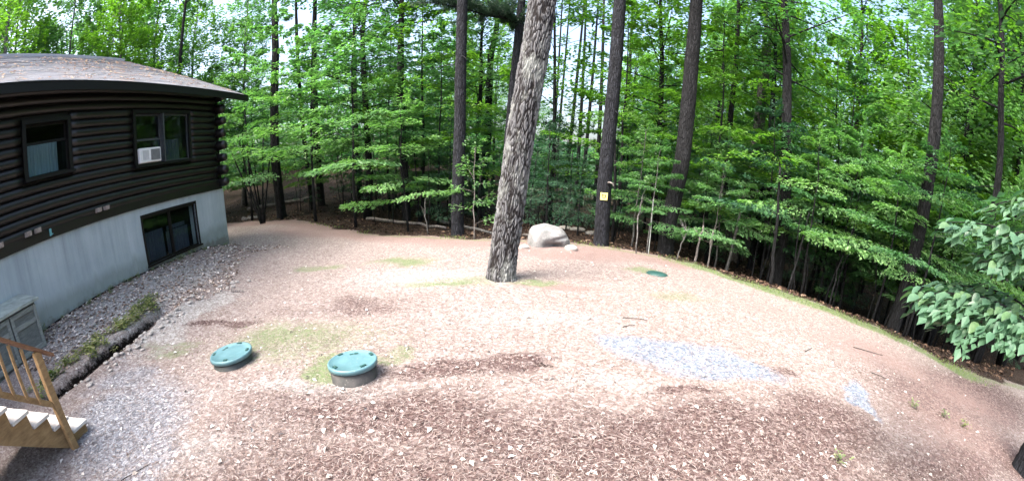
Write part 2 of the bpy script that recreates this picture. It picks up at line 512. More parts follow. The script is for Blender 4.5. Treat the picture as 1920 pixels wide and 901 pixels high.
def build_ground():
    gx = axis(-2.4, -80, 80, 760, 4.6)
    gy = axis(5.0, -12, 120, 560, 4.9)
    X, Y = np.meshgrid(gx, gy)
    Z = height(X, Y)
    nx, ny = len(gx), len(gy)
    V = np.stack([X, Y, Z], -1).reshape(-1, 3)
    i = np.arange(ny - 1)[:, None]; j = np.arange(nx - 1)[None, :]
    F = np.stack([i * nx + j, i * nx + j + 1, (i + 1) * nx + j + 1, (i + 1) * nx + j], -1).reshape(-1, 4)
    me = mesh_np('ground', V, F, True)
    x, y = V[:, 0], V[:, 1]
    # wobble the coordinates so that patch outlines are ragged
    wx = x + (fbm(x * 1.3, y * 1.3, 31) - .5) * 1.0
    wy = y + (fbm(x * 1.3, y * 1.3, 47) - .5) * 1.0
    z0 = np.zeros_like(x)
    d = edge_d(x, y)
    off = WD - (NX * x + NY * y)
    moss = z0.copy()
    for b in [(-2.85, 10.4, .9, .55, 0, .8, .65), (-3.3, 5.5, 1.7, .9, 0, .8, .55), (-2.45, 4.6, .35, .5, 0, .6, .75), (-1.3, 8.5, 1.1, .45, 0, .8, .6), (.6, 8.5, .6, .25, 0, .6, .6),
              (3.3, 8.3, .8, .5, 0, .6, .45), (3.1, 10.2, .8, .35, 0, .6, .55), (-5.5, 5.1, .5, .3, .3, .8, .5), (-4.8, 10.2, .9, .3, 0, .6, .5), (-7.5, 5.9, .35, .9, 0, .6, .4), (-1.4, 5.0, .4, .2, 0, .5, .5), (.3, 2.6, .5, .3, 0, .6, .3)]:
        moss = np.maximum(moss, blob(wx, wy, *b[:6]) * b[6])
    crest = np.exp(-((d + .35) / .55) ** 2) * sstep(3.2, 5.5, x) * (1 - sstep(10.0, 12.0, x)) * .9
    moss = np.maximum(moss, crest)
    moss = np.maximum(moss, np.exp(-((d + .1) / .3) ** 2) * .5 * sstep(-9, -4, x))
    grav = z0.copy()
    for b in [(-4.6, 3.2, 1.0, 1.2, .3, .45, .85), (-3.9, 2.4, .9, .8, 0, .5, .75), (-5.6, 4.0, .6, .7, 0, .4, .7), (-.5, 11.2, 1.6, .6, 0, .6, .35)]:
        grav = np.maximum(grav, blob(wx, wy, *b[:6]) * b[6])
    ash = z0.copy()
    for b in [(2.0, 5.35, .85, .62, -.1, .45, .95), (2.9, 5.0, 1.0, .48, -.25, .4, .95), (4.95, 4.35, .16, .55, -.25, .5, .85)]:
        ash = np.maximum(ash, blob(wx, wy, *b[:6]) * b[6])
    dark = z0.copy()
    for b in [(-2.6, 7.0, 1.2, .7, 0, .6, .55), (-.5, 4.7, .9, .35, .2, .6, .8), (-5.1, 6.0, .7, .2, .2, .5, .8), (-1.0, 3.5, 2.2, .6, 0, .7, .75), (1.8, 3.2, 2.6, .8, .1, .7, .85), (3.2, 3.4, 1.5, .8, .3, .7, .9), (0, 2.6, 3.2, .5, 0, .8, .75), (2.0, 4.25, .7, .16, 0, .5, .7), (-3.9, 6.6, .9, .5, 0, .6, .4), (4.0, 5.0, .35, .35, 0, .6, .6), (7.2, 4.2, 2.0, 2.0, .2, .9, .72), (9.4, 4.8, 3.2, 1.5, 0, .8, .78), (5.5, 2.6, 2.2, .9, 0, .8, .72), (1.5, 2.5, 3.5, .6, 0, .8, .7), (7.8, 2.6, 1.5, 1.2, 0, .8, .7)]:  # right-hand blobs also paint canopy shade over the brown ground
        dark = np.maximum(dark, blob(wx, wy, *b[:6]) * b[6])
    straw_shade = z0.copy()
    straw_shade = np.maximum(straw_shade, np.exp(-((d + .5) / 1.1) ** 2) * .8 * (1 - sstep(4, 6, x)))
    for b in [(1.3, 11.6, 1.8, .7, 0, .6, .85), (-7.5, 15.2, 3, 1.4, -.3, .6, .6), (-1.6, 12.6, 1.5, .6, 0, .6, .55), (6.8, 3.6, 2.6, 1.6, .2, .9, .55), (8.5, 4.6, 2.2, 1.4, 0, .9, .6), (7.2, 6.2, 2.0, 1.2, -.5, .9, .6), (5.2, 8.2, 1.6, 1.0, -.6, .7, .4), (.9, 8.2, .8, .25, -.2, .5, .7)]:  # right-hand blobs: brown needles with canopy shade painted in
        straw_shade = np.maximum(straw_shade, blob(wx, wy, *b[:6]) * b[6])
    pale = z0.copy()
    for b in [(-2.0, 8.9, 2.6, 1.2, 0, .8, .55), (.3, 6.5, 2.2, .8, 0, .8, .5), (-6.0, 6.3, .35, 1.6, .05, .5, .8), (-2.4, 4.0, 1.5, .35, 0, .7, .6), (-3.0, 2.9, 1.0, .5, 0, .7, .5), (4.6, 6.0, 1.0, .3, -.5, .7, .4), (.9, 4.4, .6, .25, 0, .7, .6), (-7.8, 7.0, 1.1, 3.2, .05, .6, .8)]:
        pale = np.maximum(pale, blob(wx, wy, *b[:6]) * b[6])
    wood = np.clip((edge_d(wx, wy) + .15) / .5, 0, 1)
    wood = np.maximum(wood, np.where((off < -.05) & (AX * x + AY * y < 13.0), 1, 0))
    shaded_soil = np.exp(-(seg_dist(x, y, DITCH) / (.13 + .16 * fbm(x * 1.8, y * 1.8, 55))) ** 4) * sstep(7.2, 5.4, y)  # ditch blackened: shadow of the gap painted into the soil colour
    shaded_soil = np.maximum(shaded_soil, .8 * np.exp(-(((x - .42) / .17) ** 2 + ((y - 4.86) / .06) ** 2)))  # same near-black tone in the burrow dent
    shaded_soil = np.maximum(shaded_soil, .9 * np.exp(-((off - .03) / .10) ** 2) * (AX * x + AY * y < 13.2))  # same near-black tone in a strip along the wall foot
    for nm, arr in (('m1', (moss, grav, dark, straw_shade)), ('m2', (wood, pale, shaded_soil, ash))):
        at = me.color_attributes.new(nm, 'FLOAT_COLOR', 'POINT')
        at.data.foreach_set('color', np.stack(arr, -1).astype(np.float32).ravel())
    o = link('ground', me, MG)
    tag(o, kind='structure')
    return dict(moss=(moss, gx, gy))


build_ground()
# ------------------------------------------------------------------ the log cabin
def mat_log():
    m, nt, bs, _ = new_mat('log_stain')
    n1 = noise_n(nt, 2.0, 6, .7, objcoord(nt, (1.2, 9, 9))).outputs[0]
    nt.links.new(ramp(nt, n1, [(.3, (.0022, .0017, .0016)), (.55, (.0052, .0042, .0038)), (.8, (.0115, .0096, .009))]), bs.inputs['Base Color'])
    bs.inputs['Roughness'].default_value = .42
    bs.inputs['Specular IOR Level'].default_value = .55
    bump(nt, bs, n1, .35, .01)
    return m


def mat_foundation():
    m, nt, bs, _ = new_mat('painted_concrete')
    streak = noise_n(nt, 2.4, 6, .65, objcoord(nt, (1.6, 1.6, .10))).outputs[0]
    blot = noise_n(nt, 1.3, 5, .6, objcoord(nt)).outputs[0]
    fine = noise_n(nt, 60, 4, .7, objcoord(nt)).outputs[0]
    col = ramp(nt, streak, [(.3, (.26, .305, .34)), (.48, (.345, .405, .445)), (.62, (.40, .46, .50)), (.75, (.52, .575, .61))])
    col = mixc(nt, .35, col, ramp(nt, blot, [(.35, (.22, .27, .30)), (.7, (.39, .44, .465))]))
    # green algae close to the soil, ragged
    sx = node(nt, 'ShaderNodeSeparateXYZ'); nt.links.new(objcoord(nt), sx.inputs[0])
    g = math_n(nt, 'ADD', math_n(nt, 'MULTIPLY', sx.outputs[2], -2.6), math_n(nt, 'MULTIPLY', streak, 2.2))
    gf = ramp(nt, math_n(nt, 'ADD', g, 1.5), [(.35, (0, 0, 0)), (.95, (1, 1, 1))])
    col = mixc(nt, math_n(nt, 'MULTIPLY', gf, .45), col, (.10, .135, .105))
    # soil splashed up from the ground, ragged
    spl = math_n(nt, 'ADD', math_n(nt, 'MULTIPLY', sx.outputs[2], -3.2), math_n(nt, 'MULTIPLY', noise_n(nt, 5, 6, .75, objcoord(nt)).outputs[0], 2.6))
    col = mixc(nt, math_n(nt, 'MULTIPLY', ramp(nt, math_n(nt, 'ADD', spl, .55), [(.4, (0, 0, 0)), (.9, (1, 1, 1))]), .6), col, (.10, .085, .07))
    rust = noise_n(nt, 3.4, 4, .6, objcoord(nt, (2.4, 2.4, .05))).outputs[0]
    col = mixc(nt, math_n(nt, 'MULTIPLY', ramp(nt, rust, [(.60, (0, 0, 0)), (.70, (1, 1, 1))]), .45), col, (.15, .18, .19))
    nt.links.new(col, bs.inputs['Base Color'])
    bs.inputs['Roughness'].default_value = .75
    bump(nt, bs, fine, .25, .006)
    return m


def mat_roof():
    m, nt, bs, _ = new_mat('roof_shingle')
    gi = node(nt, 'ShaderNodeNewGeometry')
    c = objcoord(nt)
    n1 = noise_n(nt, 1.1, 6, .7, c).outputs[0]
    n2 = noise_n(nt, 22, 5, .75, c).outputs[0]
    col = ramp(nt, gi.outputs['Random Per Island'], [(0, (.28, .285, .32)), (.5, (.36, .365, .40)), (1, (.44, .445, .48))])
    col = mixc(nt, .4, col, ramp(nt, n2, [(.3, (.13, .13, .14)), (.7, (.40, .40, .42))]))
    f = math_n(nt, 'MULTIPLY', ramp(nt, n1, [(.52, (0, 0, 0)), (.68, (1, 1, 1))]), ramp(nt, n2, [(.4, (0, 0, 0)), (.6, (1, 1, 1))]))
    col = mixc(nt, math_n(nt, 'MULTIPLY', f, .7), col, (.36, .25, .17))
    nt.links.new(col, bs.inputs['Base Color'])
    bs.inputs['Roughness'].default_value = .9
    bump(nt, bs, n2, .4, .01)
    return m


def mat_glass():
    m, nt, bs, out = new_mat('window_glass')
    gl = node(nt, 'ShaderNodeBsdfGlossy'); gl.inputs['Roughness'].default_value = .03
    tr = node(nt, 'ShaderNodeBsdfTransparent'); tr.inputs[0].default_value = (.80, .84, .84, 1)
    fr = node(nt, 'ShaderNodeFresnel'); fr.inputs[0].default_value = 1.5
    mx = node(nt, 'ShaderNodeMixShader')
    nt.links.new(math_n(nt, 'ADD', math_n(nt, 'MULTIPLY', fr.outputs[0], .07), .0), mx.inputs[0])
    nt.links.new(tr.outputs[0], mx.inputs[1]); nt.links.new(gl.outputs[0], mx.inputs[2])
    nt.links.new(mx.outputs[0], out.inputs[0])
    return m


M_LOG, M_FND, M_ROOF, M_GLASS = mat_log(), mat_foundation(), mat_roof(), mat_glass()
M_TRIM = simple_mat('dark_trim', (.0022, .0018, .0018), (.0055, .0045, .0044), 6, .55, .2, .004, (1, 6, 6))
M_INT = simple_mat('dark_room', (.006, .006, .007), (.014, .013, .014), 3, .9, 0)
M_CURT = simple_mat('curtain_cloth', (.20, .30, .36), (.32, .44, .50), 5, .9, .3, .01, (8, 8, .4))
M_CURT2 = simple_mat('dark_curtain_cloth', (.035, .045, .065), (.075, .09, .12), 5, .9, .3, .01, (8, 8, .4))
M_METALF = simple_mat('grey_sash', (.035, .04, .045), (.065, .072, .078), 12, .45, .1, .003)
M_WHITEP = simple_mat('white_plastic', (.62, .63, .64), (.76, .76, .77), 5, .45, .05, .002)
M_GRILLE = simple_mat('grey_grille', (.16, .165, .18), (.24, .245, .26), 9, .6, .1, .002)
M_DUST = simple_mat('weathered_end_grain', (.16, .13, .115), (.34, .29, .26), 18, .85, .3, .005)

cabin = empty('log_cabin', W(13.03, 0, .45), 'dark brown log cabin on a pale blue foundation wall under a low grey shingle roof', 'house')
CI = Matrix.Translation(-cabin.location)


def cpart(name, me, mat, parent=None):
    """mesh given in wall coordinates (s, into the house, z)"""
    me.transform(TW)
    me.transform(CI)
    o = link(name, me, mat, parent or cabin)
    return o


S0, S1 = -3.0, 13.03
FT = 2.41                               # top of the foundation
openings_lo = [(6.28 + 2.72, 11.36, .90, 2.15)]


def panel_with_holes(name, s0, s1, z0, z1, holes, y0, y1, mat, nsub=1):
    """slab between y0 (front) and y1 (back) with rectangular holes (s0,s1,z0,z1), as butted blocks"""
    bm = bmesh.new()
    xs = sorted({s0, s1, *[h[0] for h in holes], *[h[1] for h in holes]})
    zs = sorted({z0, z1, *[h[2] for h in holes], *[h[3] for h in holes]})
    vid = {}

    def vv(a, b, c):
        if (a, b, c) not in vid: vid[(a, b, c)] = bm.verts.new((a, b, c))
        return vid[(a, b, c)]

    def solid(i, j):
        if i < 0 or j < 0 or i >= len(xs) - 1 or j >= len(zs) - 1: return False
        cx, cz = (xs[i] + xs[i + 1]) / 2, (zs[j] + zs[j + 1]) / 2
        return not any(h[0] < cx < h[1] and h[2] < cz < h[3] for h in holes)
    for i in range(len(xs) - 1):
        for j in range(len(zs) - 1):
            if not solid(i, j): continue
            a, b, c, d = xs[i], xs[i + 1], zs[j], zs[j + 1]
            bm.faces.new([vv(a, y0, c), vv(b, y0, c), vv(b, y0, d), vv(a, y0, d)])
            bm.faces.new([vv(a, y1, d), vv(b, y1, d), vv(b, y1, c), vv(a, y1, c)])
            for (di, dj, p, q) in ((-1, 0, (a, c), (a, d)), (1, 0, (b, c), (b, d)), (0, -1, (a, c), (b, c)), (0, 1, (a, d), (b, d))):
                if not solid(i + di, j + dj):
                    bm.faces.new([vv(p[0], y0, p[1]), vv(q[0], y0, q[1]), vv(q[0], y1, q[1]), vv(p[0], y1, p[1])])
    me = bm_mesh(bm, name)
    return cpart(name, me, mat)


BW = (9.0, 11.38, .90, 2.15)           # basement window
DW = (9.0, 11.28, 3.50, 4.86)          # double window
SW = (5.57, 6.73, 3.70, 4.80)          # small window
panel_with_holes('foundation_wall', S0, S1, -.6, FT, [BW], 0.0, .25, M_FND)
panel_with_holes('wall_sheathing', S0, S1, FT + .004, 5.70, [DW, SW], .03, .2, M_TRIM)
# end wall of the house (faces the woods) and gable
bm = bmesh.new()
box(bm, (S1 - .24, .252, -.6), (S1 - .004, 11.0, FT))
cpart('foundation_wall', bm_mesh(bm, 'foundation_end'), M_FND)
bm = bmesh.new(); box(bm, (S0, 10.75, -.6), (S1 - .25, 10.9, 5.7)); box(bm, (S0, .26, -.6), (S0 + .1, 10.74, 5.7))
cpart('back_wall', bm_mesh(bm, 'back_wall'), M_LOG)
bm = bmesh.new()
vs = [bm.verts.new(c) for c in ((S1 - .2, .21, FT + .004), (S1 - .2, 10.9, FT + .004), (S1 - .2, 10.9, 5.72), (S1 - .2, 5.58, 8.6), (S1 - .2, .21, 5.72))]
bm.faces.new(vs)
ex = bmesh.ops.extrude_face_region(bm, geom=bm.faces[:])
for v in [e for e in ex['geom'] if isinstance(e, bmesh.types.BMVert)]: v.co.x += .16
cpart('gable_wall', bm_mesh(bm, 'gable_wall'), M_LOG)

# logs of the long wall: each one a part
PITCHL = .2025
ZL0 = 4.70


def log_mesh(s0, s1, z, r=.108, seed=0):
    n_ = max(3, int((s1 - s0) / .22))
    m_ = 9
    V, F = [], []
    for i in range(n_ + 1):
        s = s0 + (s1 - s0) * i / n_
        wob = (mn.noise(Vector((s * .9, z * 7, seed))) * .010)
        for k in range(m_ + 1):
            a = -math.pi / 2 + math.pi * k / m_
            rr = r + wob + .006 * mn.noise(Vector((s * 2.5, k * .9 + z * 5, seed + 9)))
            V.append((s, .03 - math.cos(a) * rr * .92, z + math.sin(a) * rr))
    w_ = m_ + 1
    for i in range(n_):
        for k in range(m_):
            F.append((i * w_ + k, (i + 1) * w_ + k, (i + 1) * w_ + k + 1, i * w_ + k + 1))
    n0 = len(V)
    V += [(s0, .03, z), (s1, .03, z)]
    for k in range(0, m_ - 1, 2):
        F.append((n0, k, k + 1, k + 2)); F.append((n0 + 1, n_ * w_ + k + 2, n_ * w_ + k + 1, n_ * w_ + k))
    F.append((n0, m_ - 1, m_, n0 + 0)) if False else None
    return mesh_np('log', V, F, True)


cas = .115
for i in range(-4, 11):
    z = ZL0 - i * PITCHL - .0
    spans = [(S0, S1 - .30)]
    for (a, b, c, d) in (SW, DW):
        if c - cas < z + .06 and z - .06 < d + cas:
            new = []
            for (p, q) in spans:
                if a - cas > p and b + cas < q: new += [(p, a - cas), (b + cas, q)]
                else: new.append((p, q))
            spans = new
    for (p, q) in spans:
        cpart('log', log_mesh(p, q, z, .106, i), M_LOG)
# sill beam under the logs
bm = bmesh.new(); box(bm, (S0, -.055, FT + .006), (S1 - .25, .028, FT + .205), None, .006)
cpart('sill_beam', bm_mesh(bm, 'sill_beam'), M_LOG)
# saddle-notched ends of the cross logs stacked at the corner
for k in range(8):
    z = 2.62 + k * .405
    r = .150 + .012 * math.sin(k * 2.3)
    ys = np.linspace(.20, -.30 - .05 * math.sin(k * 3.1), 7)
    pts = [(S1 - .13 + .006 * math.sin(5 * y_ + k), y_, z) for y_ in ys]
    rad = [r, r, r * 1.01, r, r * .99, r * .95, r * .82]
    V, F = tube_np(pts, rad, 18)
    o = cpart('log_end', mesh_np('log_end', V, F, True), M_LOG)

# short beam ends poking out above the foundation
for s in (7.36, 7.62, 5.28, 5.54, 4.55):
    bm = bmesh.new(); box(bm, (s, -.17, 2.60), (s + .13, -.056, 2.70), None, .006)
    cpart('beam_end', bm_mesh(bm, 'beam_end'), M_DUST)
bm = bmesh.new(); box(bm, (5.93, -.10, 2.45), (5.98, -.056, 2.60), None, .008); box(bm, (5.945, -.17, 2.47), (5.965, -.10, 2.49), None, .003)
M_TEAL = simple_mat('teal_enamel', (.10, .28, .30), (.16, .38, .40), 20, .4, .1, .002)
cpart('hose_tap', bm_mesh(bm, 'hose_tap'), M_TEAL)


def casing(bm, hole, t, y0, y1, sill=.05):
    a, b, c, d = hole
    box(bm, (a - t, y0, c), (a, y1, d))
    box(bm, (b, y0, c), (b + t, y1, d))
    box(bm, (a - t, y0, d), (b + t, y1, d + t))
    box(bm, (a - t - .02, y0 - sill, c - t * .7), (b + t + .02, y1, c))


def room(bm, hole, y0, y1):
    a, b, c, d = hole
    t = .01
    box(bm, (a - t, y1, c - t), (b + t, y1 + t, d + t))
    box(bm, (a - t, y0, c - t), (a, y1, d + t)); box(bm, (b, y0, c - t), (b + t, y1, d + t))
    box(bm, (a, y0, d), (b, y1, d + t)); box(bm, (a, y0, c - t), (b, y1, c))


def wavy(name, s0, s1, z0, z1, y, amp, per, mat, parent):
    n_ = int((s1 - s0) / .02)
    V, F = [], []
    for i in range(n_ + 1):
        s = s0 + (s1 - s0) * i / n_
        yy = y + amp * math.sin(s / per * 6.283 + 1.5 * math.sin(s * 3))
        V += [(s, yy, z0), (s, yy * .5 + y * .5, (z0 + z1) / 2), (s, yy, z1)]
    for i in range(n_):
        for k in range(2): F.append((i * 3 + k, (i + 1) * 3 + k, (i + 1) * 3 + k + 1, i * 3 + k + 1))
    return cpart(name, mesh_np(name, V, F, True), mat, parent)


def window(name, hole, panes, yf, cas_t, curtain, rail_mat):
    """one window part with frame, sashes, panes and a dark room behind"""
    a, b, c, d = hole
    bm = bmesh.new(); casing(bm, hole, cas_t, yf - .03, yf + .03)
    wpart = cpart(name, bm_mesh(bm, name), M_TRIM)

    def sub(nm, me, mat):
        me.transform(TW); me.transform(CI)
        return link(nm, me, mat, wpart)
    bm = bmesh.new(); room(bm, (a - .002, b + .002, c - .002, d + .002), .253 if c < 2 else .203, 1.1)
    sub('room_lining', bm_mesh(bm, 'room_lining'), M_INT)
    for (p, q, z0, z1, yo) in panes:
        t = .045
        bm = bmesh.new()
        box(bm, (p, yf + .02 + yo, z0), (p + t, yf + .06 + yo, z1)); box(bm, (q - t, yf + .02 + yo, z0), (q, yf + .06 + yo, z1))
        box(bm, (p + t, yf + .02 + yo, z1 - t), (q - t, yf + .06 + yo, z1)); box(bm, (p + t, yf + .02 + yo, z0), (q - t, yf + .06 + yo, z0 + t))
        sub('sash', bm_mesh(bm, 'sash'), rail_mat)
        bm = bmesh.new(); box(bm, (p + t, yf + .036 + yo, z0 + t), (q - t, yf + .042 + yo, z1 - t))
        sub('pane', bm_mesh(bm, 'pane'), M_GLASS)
    for (p, q, z0, z1, mat) in curtain:
        n_ = int((q - p) / .02); V, F = [], []
        for i in range(n_ + 1):
            s = p + (q - p) * i / n_
            yy = .34 + .022 * math.sin(s * 62 + 2.5 * math.sin(s * 5))
            V += [(s, yy, z0), (s, yy, z1)]
        for i in range(n_): F.append((i * 2, i * 2 + 2, i * 2 + 3, i * 2 + 1))
        sub('curtain', mesh_np('curtain', V, F, True), mat)
    return wpart


mid = 10.18
window('basement_window', BW, [(9.0, mid, .90, 2.15, .02), (mid, 11.38, .90, 2.15, 0)], .02, .07,
       [(9.03, 10.15, .92, 1.62, M_CURT2), (10.25, 11.3, .92, 1.58, M_CURT2), (9.1, 10.1, 1.62, 1.72, M_CURT2), (10.3, 11.2, 1.6, 1.72, M_CURT2)], M_TRIM)
m2 = 10.06
window('double_window', DW, [(9.0, m2, 3.50, 4.18, .015), (9.0, m2, 4.15, 4.86, .05), (m2 + .06, 11.28, 3.50, 4.86, .015)], -.06, .10,
       [(10.6, 11.25, 3.53, 4.2, M_CURT2), (10.2, 10.5, 3.53, 4.3, M_CURT2)], M_METALF)
bm = bmesh.new(); box(bm, (m2 + .002, -.12, 3.502), (m2 + .058, .02, 4.858))
cpart('mullion', bm_mesh(bm, 'mullion'), M_METALF)
window('small_window', SW, [(5.57, 6.73, 3.70, 4.42, .015), (5.57, 6.73, 4.39, 4.80, .05)], -.06, .10,
       [(5.6, 6.7, 3.74, 4.46, M_CURT)], M_TRIM)

# roof: two slopes of stepped shingle courses, fascia, soffit, rake boards
E_OFF, E_Z, R_OFF, R_Z = -.55, 5.50, 5.58, 8.80       # y (into house) and z of eave and ridge
RS0, RS1 = -5.0, 14.0
slope_len = math.hypot(R_OFF - E_OFF, R_Z - E_Z)
cy_, sy_ = (R_OFF - E_OFF) / slope_len, (R_Z - E_Z) / slope_len
for side in (0, 1):
    acc = Acc()
    nrow = 46
    ex_ = slope_len / nrow
    rr = random.Random(3 + side)
    for i in range(nrow):
        u0, u1 = i * ex_, (i + 1) * ex_ + .02
        s = RS0 - rr.random() * .9
        while s < RS1:
            wdt = .95
            a, b = max(s, RS0), min(s + wdt - .004, RS1 + rr.uniform(0, .012))
            lift = .012 + rr.uniform(0, .004)
            if b - a > .02:
                q = []
                for (uu, hh) in ((u0, lift), (u1, .002)):
                    for ss in (a, b):
                        y = E_OFF + cy_ * uu - sy_ * hh; z = E_Z + sy_ * uu + cy_ * hh
                        if side: y = 2 * R_OFF - y
                        q.append((ss, y, z))
                yb = E_OFF + cy_ * u0; zb = E_Z + sy_ * u0
                if side: yb = 2 * R_OFF - yb
                q += [(a, yb, zb), (b, yb, zb)]
                acc.add(q, [(0, 1, 3, 2), (4, 5, 1, 0)])
            s += wdt
    o = cpart('roof_slope', acc.mesh('roof_slope', False), M_ROOF)
    # deck under the shingles
    bm = bmesh.new()
    pr = [(E_OFF + .01, E_Z - .008), (R_OFF, R_Z - .012), (R_OFF, R_Z - .13), (E_OFF + .01, E_Z - .13)]
    if side: pr = [(2 * R_OFF - y, z) for y, z in pr]
    f0 = [bm.verts.new((RS0, y, z)) for y, z in pr]; f1 = [bm.verts.new((RS1 - .006, y, z)) for y, z in pr]
    bm.faces.new(f0); bm.faces.new(f1[::-1])
    for k in range(4): bm.faces.new([f0[k], f1[k], f1[(k + 1) % 4], f0[(k + 1) % 4]])
    cpart('roof_deck', bm_mesh(bm, 'roof_deck'), M_TRIM)
bm = bmesh.new(); box(bm, (RS0, E_OFF - .02, E_Z - .20), (RS1 + .01, E_OFF + .008, E_Z - .004), None, .004)
cpart('fascia', bm_mesh(bm, 'fascia'), M_TRIM)
bm = bmesh.new(); box(bm, (RS0, E_OFF - .035, E_Z + .001), (RS1 + .012, E_OFF - .004, E_Z + .012))
cpart('drip_edge', bm_mesh(bm, 'drip_edge'), M_METALF)
bm = bmesh.new()
for side in (0, 1):
    pr = [(E_OFF, E_Z + .02), (R_OFF - (.002 if side == 0 else -.002), R_Z + .02), (R_OFF - (.002 if side == 0 else -.002), R_Z - .2), (E_OFF, E_Z - .2)]
    if side: pr = [(2 * R_OFF - y, z) for y, z in pr]
    f0 = [bm.verts.new((RS1 + .013, y, z)) for y, z in pr]; f1 = [bm.verts.new((RS1 + .045, y, z)) for y, z in pr]
    bm.faces.new(f0); bm.faces.new(f1[::-1])
    for k in range(4): bm.faces.new([f0[k], f1[k], f1[(k + 1) % 4], f0[(k + 1) % 4]])
cpart('rake_board', bm_mesh(bm, 'rake_board'), M_TRIM)
bm = bmesh.new()
box(bm, (RS0, R_OFF - .16, R_Z - .075), (RS1, R_OFF - .004, R_Z + .03)); box(bm, (RS0, R_OFF + .004, R_Z - .075), (RS1, R_OFF + .16, R_Z + .03))
cpart('ridge_cap', bm_mesh(bm, 'ridge_cap'), M_ROOF)
# pine debris lying along the roof
acc = Acc(); rr = np.random.default_rng(5)
for i in range(2600):
    u = rr.uniform(.2, slope_len - .3); s = rr.uniform(2, 13.9)
    if fbm(np.array([s * .6]), np.array([u * 1.2]), 77)[0] < .47: continue
    y = E_OFF + cy_ * u - sy_ * .025; z = E_Z + sy_ * u + cy_ * .025
    a = rr.uniform(0, 6.28); L = rr.uniform(.05, .16); wd = L * rr.uniform(.25, .6)
    dx, dy = math.cos(a) * L / 2, math.sin(a) * L / 2; px, py = -math.sin(a) * wd / 2, math.cos(a) * wd / 2
    q = [(s + e1, y + cy_ * e2, z + sy_ * e2 + rr.uniform(0, .02)) for e1, e2 in ((dx, dy), (px, py), (-dx, -dy), (-px, -py))]
    acc.add(q, [(0, 1, 2, 3)])
M_DEBRIS = mat_island('pine_debris_mat', [(0, (.10, .05, .03)), (.4, (.30, .17, .10)), (.8, (.42, .30, .20)), (1, (.20, .22, .12))])
o = cpart('pine_debris', acc.mesh('pine_debris', False), M_DEBRIS)
tag(o, kind='stuff')

# ------------------------------------------------------------------ air conditioner in the double window
ac = empty('air_conditioner', W(9.12, .2, 3.53), 'white window air conditioner sitting in the left half of the upper double window', 'air conditioner')
CI2 = Matrix.Translation(-ac.location)


def apart(name, bm, mat, root, inv, smooth=False, parent=None):
    me = bm_mesh(bm, name, smooth) if not isinstance(bm, bpy.types.Mesh) else bm
    me.transform(TW); me.transform(inv)
    return link(name, me, mat, parent or root)


a0, a1, zb, zt, yf = 9.015, 9.87, 3.53, 3.92, -.16
bm = bmesh.new(); box(bm, (a0, yf, zb), (a1, .1, zt), None, .018)
apart('housing', bm, M_WHITEP, ac, CI2)
bm = bmesh.new(); box(bm, (a0 + .43, yf - .006, zb + .05), (a1 - .05, yf - .002, zt - .05))
apart('coil_grille', bm, M_GRILLE, ac, CI2)
bm = bmesh.new()
for k in range(9):
    zz = zb + .06 + k * .031
    box(bm, (a0 + .435, yf - .014, zz), (a1 - .055, yf - .007, zz + .008))
apart('grille_bar', bm, M_GRILLE, ac, CI2)
bm = bmesh.new()
for k in range(7):
    ss = a0 + .12 + k * .035
    box(bm, (ss, yf - .003, zb + .07), (ss + .012, yf - .0005, zt - .07))
apart('vent_slot', bm, M_GRILLE, ac, CI2)

# ------------------------------------------------------------------ weathered storage cabinet against the foundation
M_CAB = simple_mat('weathered_grey_paint', (.14, .155, .15), (.25, .27, .26), 7, .75, .3, .006, (1, 1, 4))
M_CABD = simple_mat('panel_grey_paint', (.085, .095, .095), (.16, .175, .17), 9, .8, .3, .006, (1, 1, 4))
M_CABL = simple_mat('lichened_lid', (.20, .225, .21), (.36, .40, .37), 6, .8, .4, .01)
gz = H(*W(4.2, .6, 0)[:2])
cab = empty('storage_cabinet', W(4.2, .4, gz), 'weathered grey cabinet with panelled doors standing against the foundation wall', 'cabinet')
CI3 = Matrix.Translation(-cab.location)
zc0, zc1 = .60, 1.44
bm = bmesh.new(); box(bm, (2.72, -.66, zc0 - .15), (4.80, -.05, zc1))
apart('carcass', bm, M_CABD, cab, CI3)
bm = bmesh.new()
vs = [bm.verts.new(c) for c in ((2.66, -.76, zc1 + .004), (4.87, -.76, zc1 + .004), (4.87, -.01, zc1 + .16), (2.66, -.01, zc1 + .16))]
vt = [bm.verts.new((v.co.x, v.co.y, v.co.z + .05)) for v in vs]
bm.faces.new(vs[::-1]); bm.faces.new(vt)
for k in range(4): bm.faces.new([vs[k], vs[(k + 1) % 4], vt[(k + 1) % 4], vt[k]])
apart('lid', bm, M_CABL, cab, CI3)
for (p, q) in ((2.76, 3.43), (3.45, 4.11), (4.14, 4.79)):
    bm = bmesh.new(); yd = -.665
    box(bm, (p, yd - .02, zc0), (q, yd, zc1 - .03))
    door = apart('door', bm, M_CABD, cab, CI3)
    for nm, lo, hi in (('stile', (p + .002, yd - .045, zc0 + .002), (p + .075, yd - .0205, zc1 - .032)), ('stile', (q - .075, yd - .045, zc0 + .002), (q - .002, yd - .0205, zc1 - .032)),
                       ('rail', (p + .077, yd - .045, zc0 + .002), (q - .077, yd - .0205, zc0 + .10)), ('rail', (p + .077, yd - .045, zc1 - .12), (q - .077, yd - .0205, zc1 - .032)),
                       ('rail', (p + .077, yd - .045, zc1 - .34), (q - .077, yd - .0205, zc1 - .25))):
        bm = bmesh.new(); box(bm, lo, hi, None, .005)
        apart(nm, bm, M_CAB, cab, CI3, parent=door)

